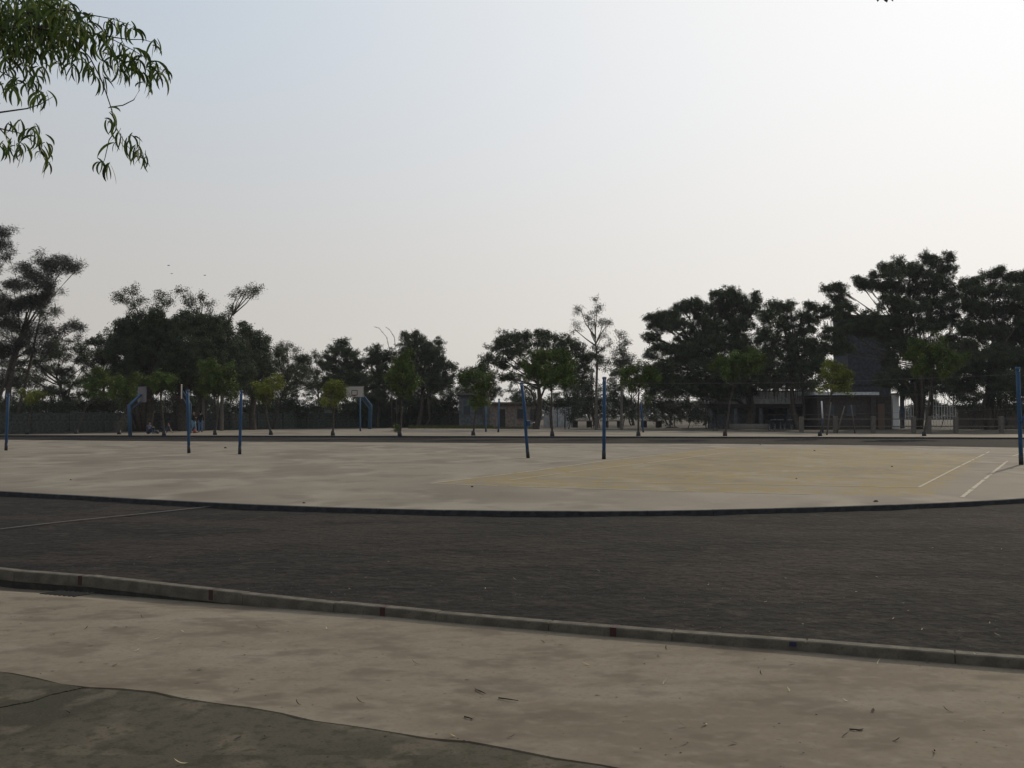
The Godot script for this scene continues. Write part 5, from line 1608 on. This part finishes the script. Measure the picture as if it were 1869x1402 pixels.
# ---------------------------------------------------------------- the boughs overhead
func overhead() -> void:
	foliage_material("sickle_leaf", lin(0.07, 0.105, 0.024), 0.8)
	M.sickle_leaf.vertex_color_use_as_albedo = false
	foliage_material("sickle_leaf_light", lin(0.12, 0.155, 0.03), 0.95)
	M.sickle_leaf_light.vertex_color_use_as_albedo = false
	foliage_material("sickle_leaf_dark", lin(0.05, 0.075, 0.024), 0.55)
	M.sickle_leaf_dark.vertex_color_use_as_albedo = false
	var base := Vector3(-5.6, -0.05, -5.6)
	var t := thing("acacia_tree", "tree with long sickle-shaped leaves hanging into the sky's corner", "tree", base)
	var tr := MB.new(true)
	tr.tube([Vector3(0, -0.1, 0), Vector3(0, 0.3, 0), Vector3(0.15, 2.2, -0.2), Vector3(0.1, 4.2, -0.5), Vector3(0.4, 6.2, -0.6), Vector3(0.6, 8.4, -0.7)], [0.24, 0.19, 0.16, 0.14, 0.1, 0.04], 12)
	part("trunk", tr.done(), M.bark, t)
	var br := MB.new(true)
	var D := 7.0
	for line in [
			[[-330, 230], [-200, 120], [-60, 60], [60, 48], [130, 66], [165, 105], [188, 150], [203, 195], [214, 235], [232, 265], [256, 290]],
			[[60, 48], [130, 52], [195, 66], [245, 92], [285, 118], [305, 135]],
			[[-60, 60], [40, 25], [120, 18], [165, 27], [205, 34], [240, 46]],
			[[195, 66], [235, 72], [262, 72], [282, 78]],
			[[203, 195], [225, 192], [245, 182], [255, 165], [252, 148]],
			[[-330, 230], [-160, 215], [-60, 225], [0, 234], [42, 244], [72, 266], [90, 296]],
			[[-60, 225], [0, 205], [50, 198], [75, 190], [100, 175]],
			[[0, 234], [20, 256], [22, 268]],
			[[-200, 120], [-90, 110], [0, 130], [50, 155], [88, 182]],
			[[60, 48], [90, 80], [120, 110]],
			[[214, 235], [200, 255], [192, 290], [188, 300]]]:
		var pts := []
		var rr := []
		for i in line.size():
			pts.append(at(line[i][0], line[i][1], D + 0.12 * sin(i * 1.7)) - base)
			rr.append(lerpf(0.008 if line[0][0] < -50 else 0.0045, 0.0016, float(i) / (line.size() - 1)))
		if line[0][0] == -330:
			pts.push_front(Vector3(0.1, 4.0, -0.5))
			rr.push_front(0.05)
		br.tube(pts, rr, 6, false)
	part("branches", br.done(), M.bark, t)
	var shapes := []
	for k in 6:
		shapes.append(sickle([0.13, 0.15, 0.115, 0.14, 0.125, 0.10][k], [0.0165, 0.0175, 0.015, 0.0145, 0.018, 0.014][k], [1.2, -1.6, 1.9, -1.0, 1.4, -2.0][k], [0.1, -0.15, 0.2, 0.1, -0.2, 0.15][k], 7))
	var bends := [1.2, -1.6, 1.9, -1.0, 1.4, -2.0]
	var tones := [M.sickle_leaf, M.sickle_leaf_light, M.sickle_leaf_dark]
	var nodes := []
	for p in [[175, 30], [195, 38], [212, 36], [232, 44], [240, 52], [190, 58], [205, 66], [222, 78], [245, 90], [262, 100], [282, 76], [284, 114], [298, 124], [268, 124], [240, 112], [222, 112], [205, 100], [190, 112], [168, 118], [182, 140], [152, 108], [254, 128], [272, 146], [232, 126], [215, 122], [250, 112], [290, 132], [164, 40], [170, 60], [180, 80], [200, 84], [236, 98]]:
		nodes.append([p, 7, D])
	for p in [[28, 100], [48, 118], [14, 125], [34, 146], [58, 150], [72, 165], [82, 174], [20, 158], [68, 136], [2, 150], [10, 108], [92, 90], [110, 112], [122, 96], [132, 118], [142, 96], [76, 120], [40, 80], [4, 84], [60, 92]]:
		nodes.append([p, 8, D])
	for p in [[38, 222], [58, 234], [72, 250], [84, 262], [30, 262], [46, 264], [20, 256], [4, 262], [90, 292], [38, 272], [66, 226], [76, 272], [12, 225]]:
		nodes.append([p, 5, D])
	for p in [[204, 202], [196, 218], [214, 220], [222, 238], [232, 252], [216, 256], [248, 262], [258, 274], [244, 246], [256, 286], [262, 280], [186, 292], [200, 298]]:
		nodes.append([p, 4, D])
	var singles := 0
	var spots := []
	for nd in nodes:
		for k in nd[1]:
			var p := at(nd[0][0] + rng.randfn() * 4.0, nd[0][1] + rng.randfn() * 3.0, nd[2] + rng.randf_range(-0.25, 0.25)) - base
			singles += 1
			var v: int = rng.randi() % 6 if singles % 2 == 0 else (spots.size() % 3)
			var turn := hung(bends[v], rng.randf_range(0.75, 1.2))
			if singles % 2 == 0 and singles <= 600:
				var o := part("leaf", shapes[v], tones[[0, 0, 1, 2][rng.randi() % 4]], t)
				o.transform = Transform3D(turn, p)
			else:
				spots.append([Transform3D(turn, p), Color.WHITE])
	# the dense heart of the bough and what hangs outside the frame
	for k in 1000:
		var a := rng.randf() * TAU
		var r := sqrt(rng.randf())
		var p := at(62 + cos(a) * r * 98, 42 + sin(a) * r * 56, D + 0.2 + rng.randf_range(-0.4, 0.7)) - base
		spots.append([Transform3D(hung(bends[spots.size() % 3], rng.randf_range(0.8, 1.2)), p), Color.WHITE])
	for k in 2600:
		var dir := Vector3(rng.randfn(), rng.randfn(), rng.randfn()).normalized() * pow(rng.randf(), 0.4)
		var p := Vector3(0.2, 6.9, -0.6) + dir * Vector3(2.2, 2.2, 2.0)
		spots.append([Transform3D(hung(bends[spots.size() % 3], 1.0), p), Color.WHITE])
	var third := [[], [], []]
	for i in spots.size():
		third[i % 3].append(spots[i])
	for k in 3:
		var f := scatter("foliage", shapes[k], tones[k], third[k], "", "", t)
		f.set_meta("kind", "stuff")
	# leaf tips of another tree at the top of the picture
	var b2 := Vector3(3.2, 0.0, 2.5)
	var t2 := thing("overhead_tree", "brownish leaf tips of an overhead tree at the sky's upper right", "tree", b2)
	var tk := MB.new(true)
	var tip := at(1611, -22, 5.0) - b2
	tk.tube([Vector3(0, -0.1, 0), Vector3(0, 1.5, 0.1), Vector3(-0.1, 3.4, 0)], [0.2, 0.16, 0.12], 10)
	part("trunk", tk.done(), M.bark, t2)
	var lb := MB.new(true)
	lb.tube([Vector3(-0.1, 3.35, 0), Vector3(-0.05, 4.6, -2.2), tip + Vector3(0.05, 0.45, 0.9), tip], [0.08, 0.045, 0.016, 0.004], 7)
	part("branches", lb.done(), M.bark, t2)
	var wide := sickle(0.085, 0.034, 0.3, 0.1)
	mat("bronze_leaf", lin(0.05, 0.036, 0.036), 0.6)
	for k in 5:
		var o := part("leaf", wide, M.bronze_leaf, t2)
		o.position = tip + Vector3([-0.012, 0.002, 0.018, 0.03, -0.02][k], [0.012, 0.005, 0.008, 0.05, 0.05][k], 0.01 * k)
		o.rotation = Vector3(0.1, [0.2, -0.4, 0.5, 1.0, 2.0][k], [-0.35, 0.0, 0.25, 0.6, -0.7][k])

func hung(bend: float, size: float) -> Basis:   # a leaf that leaves its twig sideways and ends hanging down
	return (Basis(Vector3.UP, rng.randf() * TAU) * Basis(Vector3.BACK, -bend * rng.randf_range(0.45, 1.0) + rng.randf_range(-0.3, 0.3)) * Basis(Vector3.UP, rng.randf_range(-0.5, 0.5))).scaled(Vector3.ONE * size)

func birds() -> void:
	for s in [[308, 484, 0.5, "far bird gliding with level wings, uppermost of three"], [314, 499, 1.2, "far bird below the gliding one, wings half folded"], [374, 502, 0.8, "far bird flying apart from the other two"]]:
		var t := thing("bird", s[3], "bird", at(s[0], s[1], 130.0), "birds in the sky")
		t.rotation.y = s[2]
		var b := MB.new(true)
		b.tube([Vector3(-0.16, 0, 0), Vector3(-0.06, 0.01, 0), Vector3(0.08, 0.01, 0), Vector3(0.16, 0.02, 0), Vector3(0.2, 0.015, 0)], [0.012, 0.04, 0.045, 0.03, 0.006], 7)
		part("body", b.done(), M.dark, t)
		for side in [-1.0, 1.0]:
			var w := MB.new()
			var q := [Vector3(0.06, 0.02, 0.02 * side), Vector3(0.09, 0.05, 0.2 * side), Vector3(-0.02, 0.03, 0.36 * side), Vector3(-0.05, 0.02, 0.03 * side)]
			w.quad(q[0], q[1], q[2], q[3])
			part("wing", w.done(), M.dark, t)
